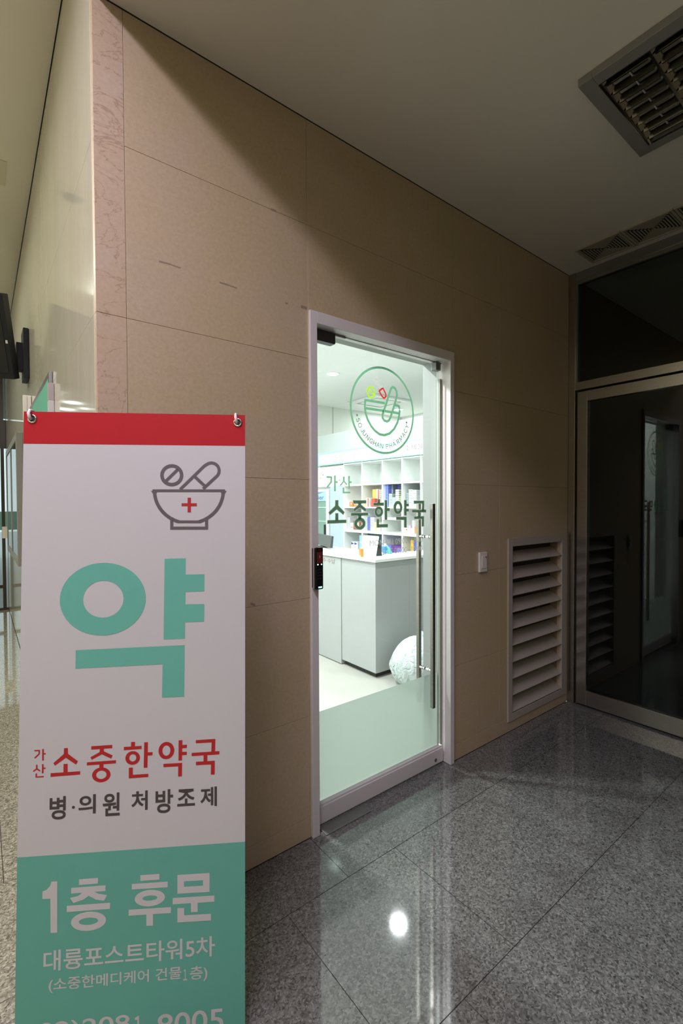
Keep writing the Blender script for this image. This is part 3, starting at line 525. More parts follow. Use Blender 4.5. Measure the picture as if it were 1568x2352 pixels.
# keypad lock, floor pivot cover, call switch, louvre
lk = thing('door_lock', (0.828, -0.03, 1.084), 'black keypad door lock with red display on the left door jamb', 'door lock')
MB().box(0.811, 0.850, -0.026, -0.0145, 1.088, 1.258).build('back_plate', M_['black'], lk, 0.004, seg=3)
MB().box(0.808, 0.849, -0.036, -0.0265, 1.084, 1.261).build('silver_band', col('lock_silver', (0.34, 0.31, 0.27), 0.35), lk, 0.004, seg=3)['label'] = 'silver band around the lock'
ff = MB().box(0.8065, 0.8475, -0.052, -0.0365, 1.083, 1.2615).build('front_face', M_['gloss_black'], lk, 0.006, seg=3)
MB().box(0.8125, 0.8415, -0.0532, -0.0525, 1.196, 1.243).build('display', col('lock_display', (0.13, 0.018, 0.012), 0.3), lk)['label'] = 'dull red display window'
MB().box(0.8195, 0.8345, -0.0532, -0.0525, 1.247, 1.256).build('logo_patch', col('lock_patch', (0.05, 0.006, 0.006), 0.3), lk)
MB().box(0.8255, 0.8285, -0.0540, -0.0533, 1.217, 1.228).build('display_mark', col('lock_mark', (0.35, 0.32, 0.30)), lk)
led_w = mat('led_white', (1, 1, 1), 0.4, emit=(1, 1, 1), estr=4.0); led_g = mat('led_green', (0.5, 1, 0.8), 0.4, emit=(0.35, 1.0, 0.72), estr=4.0); led_d = mat('led_bar', (0.5, 1, 0.8), 0.4, emit=(0.25, 1.0, 0.62), estr=2.5)
def dot(x, z, r, m, nm): MB().tube([(x, -0.0520, z), (x, -0.0536, z)], r, 14).build(nm, m, lk)
dot(0.8175, 1.190, 0.0024, led_w, 'status_light'); dot(0.8362, 1.190, 0.0024, led_g, 'status_light')
MB().box(0.8195, 0.8375, -0.0536, -0.0522, 1.0905, 1.0965).build('status_bar', led_d, lk, 0.0028, seg=3)
kb = MB()
for i in range(3):
    for j in range(4): kb.box(0.8165 + 0.009 * i, 0.8215 + 0.009 * i, -0.0527, -0.0522, 1.128 + 0.013 * j, 1.132 + 0.013 * j)
kb.build('keypad', col('keypad_mark', (0.02, 0.025, 0.022)), lk)

tag(MB().box(0.868, 1.125, -0.034, 0.029, -0.001, 0.004).build('floor_pivot_cover', M_['gray_steel'], bevel=0.001), 'dark grey steel cover plate let into the floor under the glass door', 'floor plate')
sw = thing('wall_switch', (2.026, -0.01, 1.04), 'small white wall switch with a red mark right of the pharmacy door', 'switch')
MB().box(1.990, 2.062, -0.014, -0.0005, 1.040, 1.156).build('cover_plate', M_['switch'], sw, 0.003, seg=3)
MB().box(2.006, 2.050, -0.018, -0.0145, 1.062, 1.134).build('rocker', M_['switch'], sw, 0.0015)
MB().tube([(2.041, -0.0182, 1.127), (2.041, -0.0195, 1.127)], 0.005, 14).build('red_mark', M_['red_led'], sw)

lv = thing('vent_grille', (2.65, 0.0, 0.07), 'beige louvred vent grille let into the stone wall near the floor', 'vent')
f_ = MB()
f_.box(2.292, 2.337, -0.008, 0.012, 0.068, 1.222); f_.box(2.956, 3.012, -0.008, 0.012, 0.068, 1.222)
f_.box(2.337, 2.956, -0.008, 0.012, 1.170, 1.222); f_.box(2.337, 2.956, -0.008, 0.012, 0.068, 0.112)
f_.build('frame', M_['vent'], lv, 0.001)
for i in range(10):
    z = 0.118 + 0.1056 * i
    a = [(2.338, -0.006, z + 0.004), (2.338, -0.004, z), (2.338, 0.078, z + 0.056), (2.338, 0.076, z + 0.060)]
    MB().prism(a, [(2.955, p[1], p[2]) for p in a]).build('blade', M_['vent'], lv)
MB().box(2.337, 2.956, 0.083, 0.089, 0.11, 1.172).build('back_panel', M_['kick'], lv)

# ================================================================== BANNER STAND
v0 = (0.05, -0.274, 1.703)
RU = Vector(D['RU']); DV = Vector(D['DV']); T0 = Vector(D['T'])
LEN = 1.70
Zl = -DV; Yl = Zl.cross(RU)
bs = thing('banner_stand', T0 + DV * LEN, 'tall white banner on a stand with red head, teal foot and big green character', 'banner')
Mx = Matrix((RU, Yl, Zl)).transposed().to_4x4(); bs.rotation_euler = Mx.to_euler()
flat = lambda d: (lambda p: (p.x, -d, LEN - p.y))
lev = D['lev']
def sag(u, v): return 0.0
shm = MB(); nx, nz = 2, 2
shm.box(-0.2985, 0.2985, 0.0, 0.0008, 0.004, LEN); sheet = shm.build('sheet', M_['sheet'], bs, local=True)
def bprint(nm, polys, m, d=0.0005): return printed(nm, polys, flat(d), m, sheet, local=True, sgn=-1)
bprint('red_band', [[(-0.2985, 0.0), (0.2985, 0.0), (0.2985, lev['red']), (-0.2985, lev['red'])]], M_['print_red'], 0.0002)
bprint('teal_band', [[(-0.2985, lev['teal']), (0.2985, lev['teal']), (0.2985, LEN - 0.004), (-0.2985, LEN - 0.004)]], M_['print_teal'], 0.0002)
bprint('big_character', both(D['big']), M_['print_green'])
bprint('name_lettering', both(D['name']) + both(D['gasan']), M_['print_name'])
e_ = []
for pts, w in D['emb_s']: e_ += stroke(pts, w)
for r in D['emb_r']: e_ += annulus(r)
bprint('emblem', e_, M_['print_grey'])
bprint('emblem_cross', D['emb_x'], M_['print_name'], 0.0007)
dk, dk2, wt = [], [], both(D['floor1'])
for s, r, st in D['btxt']:
    if st == 'd': (dk if s in '병의원' else dk2).extend(text_polys(s, r, 0.022))
    elif st == 'w': wt += text_polys(s, r, 0.012)
    else: wt += text_polys(s, r, 0.010)
dm = D['dotm']; dk += disc(dm[0], dm[1], 0.0038)
bprint('service_lettering', dk, M_['print_dark']); bprint('service_lettering', dk2, M_['print_dark'])
bprint('address_lettering', wt, M_['print_white'])
for gx, gy in (D['lev']['g1'], D['lev']['g2']):
    q = MB(); n = 28; prof = [(0.0125, -0.0006), (0.0118, -0.0034), (0.0098, -0.0042), (0.0078, -0.0034), (0.0066, -0.0006)]
    for r, d in prof:
        for k in range(n): q.v.append((gx + r * math.cos(2 * math.pi * k / n), d, LEN - gy + r * math.sin(2 * math.pi * k / n)))
    for i in range(len(prof) - 1):
        for k in range(n): q.f.append((i * n + k, i * n + (k + 1) % n, (i + 1) * n + (k + 1) % n, (i + 1) * n + k))
    q.build('grommet', M_['chrome'], bs, smooth=True, local=True)
    MB().tube([(gx, -0.0008, LEN - gy), (gx, -0.0014, LEN - gy)], 0.0066, 20).build('grommet_hole', M_['kick'], bs, local=True)
    sgn = -1 if gx < 0 else 1
    MB().tube([(gx - 0.002, -0.002, LEN - gy - 0.002), (gx - 0.003, -0.010, LEN - gy + 0.004), (gx - 0.005, -0.010, LEN - gy + 0.014), (gx - 0.006, -0.002, LEN - gy + 0.0235), (gx - 0.004, 0.012, LEN - gy + 0.024)], [0.0042, 0.0042, 0.004, 0.0036, 0.0036], 12).build('hook', col('hook_plastic', (0.72, 0.66, 0.62), 0.4), bs, smooth=True, local=True)
    MB().tube([(gx - 0.004, 0.010, LEN - gy + 0.020), (0.02 * sgn, 0.055, 1.05)], 0.005, 10).build('arm', M_['gray_steel'], bs, local=True)
    MB().tube([(0.02 * sgn, 0.055, 1.05), (sgn * 0.27, 0.020, 0.03)], 0.005, 10).build('arm', M_['gray_steel'], bs, local=True)
MB().box(-0.035, 0.035, 0.045, 0.067, 1.02, 1.08).build('hub', M_['black'], bs, 0.004, local=True)
MB().tube([(0, 0.067, 1.04), (0, 0.075, 0.03)], 0.007, 10).build('pole', M_['gray_steel'], bs, local=True)

# ================================================================== GLASS WALL ON THE RIGHT
w1 = bpy.data.objects.new('window_1', None); COL.objects.link(w1); w1.location = (XE, -0.6, 0); struct(w1, 'dark glazed transom over the steel framed glass door')
YE = -1.95
MB().box(XE, XE + 0.06, -0.048, -0.0015, 0, H - 0.001).build('post', M_['steel'], w1, 0.001)
MB().box(XE, XE + 0.06, YE, -0.048, 2.236, 2.292).build('transom_bar', M_['steel'], w1, 0.001)
MB().box(XE + 0.004, XE + 0.06, YE, -0.048, 3.005, H - 0.001).build('head_bar', M_['gray_steel'], w1, 0.001)
MB().box(XE + 0.010, XE + 0.05, YE, -0.060, 2.980, 3.005).box(XE + 0.010, XE + 0.05, -0.060, -0.048, 2.292, 3.005).build('glazing_bead', M_['gray_steel'], w1)
MB().box(XE + 0.026, XE + 0.034, YE, -0.060, 2.292, 2.980).build('pane', M_['dark_glass'], w1)
MB().box(XE, XE + 0.06, YE - 0.05, YE, 0, H - 0.001).build('post', M_['steel'], w1, 0.001)
MB().box(XE + 0.03, XE + 0.055, -0.062, -0.048, 0.004, 2.236).build('rebate', M_['kick'], w1)
d2 = bpy.data.objects.new('door_2', None); COL.objects.link(d2); d2.location = (XE, -0.5, 0); struct(d2, 'dark steel framed glass door on the right')
DY = -1.00
MB().box(XE + 0.004, XE + 0.05, -0.131, -0.064, 0.012, 2.222).build('stile', M_['steel'], d2, 0.001)
MB().box(XE + 0.004, XE + 0.05, DY, DY + 0.067, 0.012, 2.222).build('stile', M_['steel'], d2, 0.001)
MB().box(XE + 0.004, XE + 0.05, DY + 0.067, -0.131, 2.152, 2.222).build('top_rail', M_['steel'], d2, 0.001)
MB().box(XE + 0.004, XE + 0.05, DY + 0.067, -0.131, 0.012, 0.118).build('bottom_rail', M_['steel'], d2, 0.001)
MB().box(XE + 0.023, XE + 0.031, DY + 0.067, -0.131, 0.118, 2.152).build('pane', M_['dark_glass'], d2)
MB().box(XE + 0.008, XE + 0.05, YE, DY - 0.006, 0.012, 2.222).build('side_panel', M_['dark_glass'], d2)
tag(MB().box(2.985, 3.046, -0.25, -0.05, -0.001, 0.003).build('floor_pivot_cover', M_['gray_steel'], bevel=0.001), 'dark steel pivot cover in the floor at the foot of the dark glass door', 'floor plate')

# ================================================================== CEILING FITTINGS
LX0, LX1, LY0, LY1 = 1.531, 2.128, -1.385, -0.783
cl_ = thing('ceiling_light', ((LX0 + LX1) / 2, (LY0 + LY1) / 2, H - 0.03), 'square unlit ceiling light with mirrored louvres', 'ceiling light')
q = MB(); z0, z1 = H - 0.030, H - 0.0005
def ring_frame(a0, a1, b0, b1, t, za, zb):
    r = MB(); r.box(a0, a1, b1 - t, b1, za, zb).box(a0, a1, b0, b0 + t, za, zb).box(a0, a0 + t, b0 + t, b1 - t, za, zb).box(a1 - t, a1, b0 + t, b1 - t, za, zb); return r
ring_frame(LX0, LX1, LY0, LY1, 0.052, z0, z1).build('frame', M_['fixture'], cl_, 0.002)
ring_frame(LX0 + 0.052, LX1 - 0.052, LY0 + 0.052, LY1 - 0.052, 0.003, z0 - 0.001, z0 + 0.006).build('rim', M_['chrome'], cl_)
ax0, ax1, ay0, ay1 = LX0 + 0.056, LX1 - 0.056, LY0 + 0.056, LY1 - 0.056
MB().box(ax0, ax1, ay0, ay1, z1 - 0.004, z1).build('reflector', M_['mirror'], cl_)
n3 = 3; wy = (ay1 - ay0) / n3
for i in range(n3 + 1):
    y = ay0 + wy * i
    y0_, y1_ = max(ay0, y - 0.020), min(ay1, y + 0.020)
    a = [(ax0, y0_, z1 - 0.005), (ax0, y1_, z1 - 0.005), (ax0, min(ay1, y + 0.004), z0 + 0.001), (ax0, max(ay0, y - 0.004), z0 + 0.001)]
    MB().prism(a, [(ax1, p[1], p[2]) for p in a]).build('louvre_wall', M_['mirror'], cl_)
for i in range(n3):
    ya, yb_ = ay0 + wy * i + 0.012, ay0 + wy * (i + 1) - 0.012
    lvb = MB()
    for k in range(8):
        x = ax0 + (ax1 - ax0) * (k + 0.5) / 8
        a = [(x - 0.003, ya, z0 + 0.002), (x + 0.003, ya, z0 + 0.002), (x + 0.009, ya, z1 - 0.008), (x - 0.009, ya, z1 - 0.008)]
        lvb.prism(a, [(p[0], yb_, p[2]) for p in a])
    lvb.build('louvre', M_['mirror'], cl_)
    MB().tube([(ax0 + .01, (ya + yb_) / 2, z1 - 0.007), (ax1 - .01, (ya + yb_) / 2, z1 - 0.007)], 0.003, 8).build('tube', M_['print_white'], cl_)

DX0, DX1 = 2.735, 2.985
def diffuser(y1, label):
    y0 = y1 - 0.268; zc = H - 0.0005; xm, ym = (DX0 + DX1) / 2, (y0 + y1) / 2
    t = thing('air_diffuser', (xm, ym, zc - 0.012), label, 'air vent', 'air diffusers in the ceiling by the glass wall')
    ring_frame(DX0, DX1, y0 + 0.001, y1 - 0.001, 0.014, zc - 0.012, zc).build('frame', M_['diffuser'], t, 0.002)
    MB().box(DX0 + 0.01, DX1 - 0.01, y0 + 0.01, y1 - 0.01, zc - 0.0005, zc).build('back', M_['kick'], t)
    b = MB(); hx, hy = (DX1 - DX0) / 2 - 0.014, 0.134 - 0.015
    for k in range(8):
        e0 = 1 - (k + 0.25) / 8; e1 = 1 - (k + 0.72) / 8
        for s in (-1, 1):    # blades across x in the two end triangles, sloped open
            ya, yb_ = ym + s * hy * e0, ym + s * hy * e1
            a = [(xm - hx * e1, ya, zc - 0.009), (xm + hx * e1, ya, zc - 0.009), (xm + hx * e1, yb_, zc - 0.009), (xm - hx * e1, yb_, zc - 0.009)]
            b.prism(a, [(p[0], p[1], p[2] + 0.0012) for p in a])
            xa, xb = xm + s * hx * e0, xm + s * hx * (1 - (k + 0.96) / 8)
            a = [(xa, ym - hy * e1, zc - 0.009), (xb, ym - hy * e1, zc - 0.009), (xb, ym + hy * e1, zc - 0.006), (xa, ym + hy * e1, zc - 0.006)]
            b.prism(a, [(p[0], p[1], p[2] + 0.0012) for p in a])
    b.build('blades', M_['diffuser'], t)
diffuser(-0.190, 'pale louvred ceiling vent nearest the stone wall, above the dark glass door')
diffuser(-0.459, 'second louvred ceiling vent from the stone wall, above the dark glass door')
diffuser(-0.728, 'third louvred ceiling vent from the stone wall, cut by the picture edge')
pl = thing('ceiling_plate', (-0.27, 1.985, H2 - 0.004), 'square pale plate with a dark round hole in the hall ceiling', 'ceiling plate')
MB().box(-0.40, -0.137, 1.85, 2.12, H2 - 0.004, H2 - 0.0002).build('plate', col('plate_paint', (0.58, 0.56, 0.42), 0.6), pl, 0.001)
MB().tube([(-0.225, 1.985, H2 - 0.004), (-0.225, 1.985, H2 - 0.012)], 0.05, 24).build('speaker_hole', M_['black'], pl)

# ================================================================== HALL, LEFT OF THE CORNER
U = Vector((-0.125, -0.333, 0.934)).normalized(); Nn = Vector((-0.50, -0.80, 0)); Nn = (Nn - U * Nn.dot(U)).normalized(); Wd = Nn.cross(U)   # Wd: away from wall
if Wd.x > 0: Wd = -Wd
tvo = thing('television', (-0.40, 2.40, 2.35), 'black wall television tilted down at the picture edge', 'television')
c0 = Vector((-0.092, 2.39, 2.335))
def tvbox(nm, a0, a1, b0, b1, n0, n1, m, bev=0.0):
    P_ = lambda a, b, n: c0 + Wd * a + U * b + Nn * n
    lo = [P_(a0, b0, n0), P_(a1, b0, n0), P_(a1, b1, n0), P_(a0, b1, n0)]; hi = [P_(a0, b0, n1), P_(a1, b0, n1), P_(a1, b1, n1), P_(a0, b1, n1)]
    return MB().prism(lo, hi).build(nm, m, tvo, bev)
tvbox('body', 0.0, 0.90, 0.0, 0.56, -0.07, 0.0, M_['tv_black'], 0.004)
tvbox('screen', 0.03, 0.87, 0.04, 0.53, 0.0005, 0.002, M_['gloss_black'])
tvbox('badge', 0.008, 0.022, 0.24, 0.262, 0.0003, 0.001, M_['print_white'])
tvbr = MB(); tvbr.box(-0.035, -0.001, 2.40, 2.60, 2.36, 2.72); tvbr.box(-0.075, -0.03, 2.44, 2.52, 2.42, 2.62)
tvbr.tube([(-0.05, 2.50, 2.55), (-0.13, 2.47, 2.52)], 0.018, 10); tvbr.tube([(-0.05, 2.50, 2.45), (-0.12, 2.46, 2.43)], 0.016, 10)
tvbr.build('bracket', M_['tv_black'], tvo, 0.004)
dsg = thing('notice_board', (-0.01, 1.65, 1.50), 'mint green notice board in a dark frame on the polished wall above the banner', 'notice board')
MB().box(-0.016, -0.001, 1.10, 2.24, 1.50, 2.12).build('frame', M_['gray_steel'], dsg, 0.002)
MB().box(-0.0175, -0.0162, 1.13, 2.21, 1.53, 2.085).build('mint_sheet', M_['print_green'], dsg)
bp = []
MB().box(-0.019, -0.0176, 1.13, 2.21, 1.60, 1.90).build('white_sheet', M_['print_white'], dsg)
bx = thing('reflection_block', (-0.025, 1.13, 1.80), 'pale mauve block standing in for a reflection at the edge of the mint notice board', 'reflection')  # made-up block for a mauve reflection in the polished wall
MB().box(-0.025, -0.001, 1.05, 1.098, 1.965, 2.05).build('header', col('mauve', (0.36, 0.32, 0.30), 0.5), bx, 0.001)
MB().box(-0.025, -0.001, 1.05, 1.098, 1.80, 1.9645).build('lower_block', M_['print_white'], bx, 0.001)
ub = thing('reflection_box', (-0.025, 2.30, 2.04), 'white box standing in for a reflection in the polished wall below the television', 'wall box')  # box added in place of a pale reflection in the wall
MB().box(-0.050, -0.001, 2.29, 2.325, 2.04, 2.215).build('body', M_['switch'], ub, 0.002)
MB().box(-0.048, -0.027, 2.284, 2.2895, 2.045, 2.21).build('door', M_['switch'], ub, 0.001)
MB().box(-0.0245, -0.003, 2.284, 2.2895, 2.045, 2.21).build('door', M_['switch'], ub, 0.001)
nc = thing('notice_case', (-0.03, 4.1, 0.92), 'tall glazed notice case with papers and painted green reflections on the polished wall near the entrance', 'notice case')
nf = MB(); nf.box(-0.05, -0.001, 3.15, 3.21, 0.92, 2.06).box(-0.05, -0.001, 5.0, 5.06, 0.92, 2.06).box(-0.05, -0.001, 3.21, 5.0, 2.0, 2.06).box(-0.05, -0.001, 3.21, 5.0, 0.92, 0.98).box(-0.05, -0.001, 4.07, 4.12, 0.98, 2.0)
nf.build('frame', M_['fixture'], nc, 0.002)
MB().box(-0.004, -0.001, 3.21, 5.0, 0.98, 2.0).build('back_panel', M_['hallwall'], nc)
for y, z, h, m_ in ((3.3, 1.05, .35, 'print_white'), (3.6, 1.5, .4, 'print_white'), (4.2, 1.05, .4, 'print_white'), (4.5, 1.55, .13, 'mint'), (4.55, 1.1, .3, 'print_white'), (4.25, 1.55, .14, 'print_green')):  # the green sheets stand in for outside greens reflected in the glass
    MB().box(-0.006, -0.0045, y, y + 0.24, z, z + h).build('paper_and_reflection', M_[m_], nc)
MB().box(-0.044, -0.040, 3.21, 5.0, 0.98, 2.0).build('glass', M_['entry_glass'], nc)

d3 = bpy.data.objects.new('door_3', None); COL.objects.link(d3); d3.location = (-1.0, 6.25, 0); struct(d3, 'dark framed glass entrance at the far end of the hall')
YD = 6.21
MB().box(-0.002, 0.055, YD, YD + 0.06, 0, H2).build('post', M_['dark_patch'], d3, 0.002)
MB().box(-4.6, -0.003, YD, YD + 0.06, 2.215, 2.60).build('beam', M_['dark_patch'], d3, 0.002)
MB().box(-4.6, -0.003, YD, YD + 0.06, 0.0, 0.032).build('sill', M_['dark_patch'], d3)
for x0, x1 in ((-0.064, -0.026), (-1.06, -1.0), (-2.1, -2.04), (-3.2, -3.14)):
    MB().box(x0, x1, YD + 0.005, YD + 0.055, 0.032, H2).build('mullion', M_['dark_patch'], d3, 0.002)
for x0, x1 in ((-1.0, -0.064),): MB().box(x0, x1, YD + 0.01, YD + 0.05, 0.30, 0.345).build('door_rail', M_['dark_patch'], d3, 0.002)
MB().box(-4.6, -0.003, YD + 0.027, YD + 0.033, 0.032, 2.215).build('pane', M_['entry_glass'], d3)
MB().box(-4.6, -0.003, YD + 0.027, YD + 0.033, 2.50, H2).build('pane', M_['entry_glass'], d3)
MB().box(-0.062, -0.004, YD - 0.006, YD + 0.004, 0.985, 1.145).build('push_plate', M_['switch'], d3, 0.002)
cn = MB(); cn.box(-8, 4, 6.35, 12.5, 3.545, 3.70).build('canopy', M_['darkwall']); bpy.data.objects['canopy']['kind'] = 'structure'
for i, (x, y) in enumerate(((-1.261, 9.37), (-1.245, 10.22), (-1.618, 9.89))):
    t = thing('downlight', (x, y, 3.53), 'lit round downlight under the entrance canopy, mirrored in the polished wall', 'downlight', 'downlights under the entrance canopy')
    MB().tube([(x, y, 3.544), (x, y, 3.532)], 0.10, 24).build('diffuser', mat('canopy_lamp', (.9, .9, .9), emit=(1, 1, .97), estr=9.0), t)
MB().box(-6, 4, 14, 14.3, 0.75, 1.25).build('planter', col('street_green', (0.28, 0.48, 0.36), 0.7)); bpy.data.objects['planter']['kind'] = 'structure'

# ================================================================== INSIDE THE PHARMACY
XF = 3.60
# counter
ct = thing('counter', (2.6, 1.9, 0), 'white L-shaped reception counter inside the pharmacy', 'counter')
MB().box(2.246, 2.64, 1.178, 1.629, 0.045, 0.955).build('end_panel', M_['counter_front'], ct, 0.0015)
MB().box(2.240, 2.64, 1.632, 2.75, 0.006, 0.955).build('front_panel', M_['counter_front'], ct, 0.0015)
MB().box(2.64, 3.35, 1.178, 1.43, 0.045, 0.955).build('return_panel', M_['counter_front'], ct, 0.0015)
MB().box(2.28, 2.63, 1.215, 1.625, 0.0, 0.045).box(2.63, 3.33, 1.215, 1.41, 0.0, 0.045).build('kick_board', M_['kick'], ct)
tp = [(2.228, 1.160), (3.37, 1.160), (3.37, 1.45), (2.665, 1.45), (2.665, 2.765), (2.228, 2.765)]
MB().prism([(x, y, 0.960) for x, y in tp], [(x, y, 0.985) for x, y in tp]).build('worktop', M_['counter_top'], ct, 0.002)
p_ = []
for s, r, st in D['ctxt']: p_ += text_polys(s, r, 0.004)
printed('lettering', p_, lambda p: (2.2392, p.x, p.y), M_['ink'], ct, sgn=-1)

# shelving
sh = thing('shelf_unit', (XF + 0.15, 2.65, 0), 'white open shelving with square bays behind the counter', 'shelves')
YS = [3.322, 2.942, 2.557, 2.220, 1.925, 1.62]; ZS = [0.806, 1.090, 1.396, 1.689, 1.978]
MB().box(XF + 0.30, XF + 0.315, YS[-1], YS[0], 0.0, 1.985).build('back_panel', M_['laminate'], sh)
for y in YS: MB().box(XF, XF + 0.30, y - 0.010, y + 0.010, 0.0, 1.985).build('upright', M_['laminate_edge'], sh, 0.001)
for a, b in zip(YS[1:], YS[:-1]):
    for z, t in zip(ZS, (0.022, 0.032, 0.018, 0.018, 0.018)):
        MB().box(XF + 0.001, XF + 0.30, a + 0.0105, b - 0.0105, z - t, z).build('shelf', M_['laminate_edge'], sh, 0.001)
MB().box(XF + 0.004, XF + 0.30, YS[3] + 0.0105, YS[2] - 0.0105, 1.240, 1.268).build('shelf', M_['laminate_edge'], sh, 0.001)
MB().box(XF + 0.002, XF + 0.30, YS[-1] + 0.0105, YS[0] - 0.0105, 0.40, 0.42).build('shelf', M_['laminate_edge'], sh)

# fascia with mint strips and lettering
fa = thing('sign_fascia', (XF, 2.8, 1.978), 'white illuminated fascia with mint strips and lettering above the shelving', 'sign')
MB().box(XF - 0.020, XF + 0.32, 1.55, 4.0, 1.987, 2.407).build('bulkhead', M_['bulkhead'], fa, 0.001)
MB().box(XF - 0.0235, XF - 0.0205, 2.56, 3.87, 1.999, 2.134).box(XF - 0.0235, XF - 0.0205, 1.56, 2.512, 1.999, 2.134).build('white_board', M_['sign_white'], fa)
MB().box(XF - 0.024, XF - 0.0205, 1.555, 3.895, 2.135, 2.156).box(XF - 0.024, XF - 0.0205, 1.555, 3.895, 1.979, 1.998).box(XF - 0.024, XF - 0.0205, 2.514, 2.556, 1.998, 2.135).box(XF - 0.024, XF - 0.0205, 3.868, 3.895, 1.998, 2.135).build('mint_strip', M_['mint'], fa)
a_, b_ = [], []
for s, r, st in D['stxt']:
    (a_ if st == 'g' else b_).extend(text_polys(s, r, -0.012))
printed('lettering', a_, lambda p: (XF - 0.0245, p.x, p.y), M_['ink_pale'], fa, sgn=-1)
printed('lettering', b_, lambda p: (XF - 0.0245, p.x, p.y), M_['ink'], fa, sgn=-1)
eb = annulus([2.00, 2.245, 0.075, 0.075, 2.00, 2.245, 0.071, 0.071], 48) + annulus([2.00, 2.245, 0.052, 0.052, 2.00, 2.245, 0.048, 0.048], 40) + stroke([(2.03, 2.25), (1.96, 2.25)], 0.004)
printed('emblem', eb, lambda p: (XF - 0.0212, p.x, p.y), col('faint_mint', (0.68, 0.84, 0.80)), fa, sgn=-1)

# refrigerator, blue filler panel, white board with notices
rf = thing('refrigerator', (XF + 0.3, 3.99, 0), 'white glass-fronted refrigerator with a blue header behind the counter', 'refrigerator')
MB().box(XF + 0.03, XF + 0.32, 3.672, 4.32, 0.02, 1.645).build('body', M_['laminate'], rf, 0.003)
df = MB(); df.box(XF, XF + 0.029, 3.672, 3.735, 0.05, 1.640).box(XF, XF + 0.029, 4.26, 4.32, 0.05, 1.640).box(XF, XF + 0.029, 3.735, 4.26, 1.605, 1.640).box(XF, XF + 0.029, 3.735, 4.26, 0.05, 0.80)
df.build('door_frame', M_['laminate_edge'], rf, 0.002)
MB().box(XF + 0.006, XF + 0.029, 3.736, 4.259, 1.475, 1.604).build('header', col('header_blue', (0.45, 0.66, 0.86), 0.4), rf)
printed('header_swoosh', [[(4.259, 1.604), (3.80, 1.604), (4.05, 1.55), (4.259, 1.515)]], lambda p: (XF + 0.0055, p.x, p.y), col('header_deep', (0.20, 0.40, 0.75)), rf, sgn=-1)
printed('lettering', text_polys('rier', (3.99, 3.79, 1.555, 1.497), 0.01), lambda p: (XF + 0.005, p.x, p.y), col('header_ink', (0.10, 0.18, 0.38)), rf, sgn=-1)
MB().box(XF + 0.022, XF + 0.0295, 3.737, 4.258, 0.81, 1.473).build('interior', col('fridge_inner', (0.42, 0.50, 0.46), 0.4), rf)
ins = MB()
for z in (1.375, 1.175, 0.98, 0.86): ins.box(XF + 0.012, XF + 0.0215, 3.737, 4.258, z, z + 0.016)
ins.build('shelf_rail', M_['laminate_edge'], rf)
MB().box(XF + 0.003, XF + 0.007, 3.737, 4.258, 0.81, 1.473).build('glass', M_['entry_glass'], rf)
MB().box(XF - 0.028, XF - 0.001, 3.735, 3.755, 0.97, 1.14).build('handle', M_['black'], rf, 0.004)
tag(MB().box(XF + 0.004, XF + 0.30, 3.336, 3.640, 0.0, 1.675).build('filler_panel', M_['blue_panel'], bevel=0.002), 'tall pale blue panel between the refrigerator and the shelving', 'panel')
wbd = thing('display_board', (XF, 3.63, 1.68), 'white board standing above the refrigerator and blue panel, holding notices', 'board')
MB().box(XF + 0.012, XF + 0.03, 3.342, 3.96, 1.678, 1.962).build('board', M_['laminate_edge'], wbd, 0.002)
MB().box(XF + 0.031, XF + 0.30, 3.342, 3.96, 1.6765, 1.70).build('ledge', M_['laminate_edge'], wbd)
MB().box(XF - 0.004, XF + 0.01, 3.345, 3.87, 1.968, 1.975).build('top_channel', M_['gray_steel'], wbd)
def notice(y0, y1, m, lab, marks):
    t = thing('notice', (XF, (y0 + y1) / 2, 1.70), lab, 'notice', 'notices on the white board')
    MB().box(XF + 0.006, XF + 0.0118, y0, y1, 1.70, 1.945).build('sheet', m, t)
    for ya, yb_, za, zb in marks: MB().box(XF + 0.0052, XF + 0.0058, y0 + (y1 - y0) * ya, y0 + (y1 - y0) * yb_, 1.70 + 0.245 * za, 1.70 + 0.245 * zb).build('printed_line', M_['ink_pale'], t)
notice(3.755, 3.93, col('paper_cool', (0.80, 0.88, 0.90)), 'bluish white notice with a small orange mark, leftmost on the white board', [(.3, .7, .72, .74), (.25, .4, .58, .66), (.2, .9, .14, .15), (.2, .8, .24, .25)])
notice(3.555, 3.735, col('paper_white', (0.90, 0.92, 0.90)), 'plain white notice in the middle of the white board', [(.35, .65, .80, .815), (.4, .6, .66, .67)])
notice(3.352, 3.535, col('paper_lime', (0.80, 0.92, 0.72)), 'pale yellow-green notice on the white board beside the shelving', [(.3, .45, .2, .28), (.55, .7, .55, .57), (.5, .53, .5, .62), (.72, .75, .5, .62)])
MB().box(XF + 0.0048, XF + 0.0057, 3.86, 3.89, 1.79, 1.82).build('orange_mark', col('orange_mark', (0.85, 0.55, 0.30)), bpy.data.objects['notice'])

# medicine boxes on the shelves
XB = XF + 0.045
pal = dict(white=(0.84, 0.85, 0.86), pale=(0.64, 0.76, 0.80), paleg=(0.70, 0.80, 0.76), blue=(0.12, 0.15, 0.66), navy=(0.06, 0.08, 0.33), gray=(0.42, 0.50, 0.53), slate=(0.30, 0.38, 0.44), orange=(0.82, 0.27, 0.06), yellow=(0.86, 0.62, 0.16), gold=(0.80, 0.50, 0.06), red=(0.62, 0.09, 0.06), cream=(0.74, 0.72, 0.58), green=(0.38, 0.78, 0.28), maroon=(0.33, 0.10, 0.06), teal=(0.10, 0.62, 0.52), purple=(0.16, 0.06, 0.32), violet=(0.24, 0.20, 0.72), lilac=(0.80, 0.50, 0.78), lemon=(0.82, 0.84, 0.36), sky=(0.35, 0.62, 0.86), deep=(0.05, 0.10, 0.17), pinkw=(0.86, 0.78, 0.78))
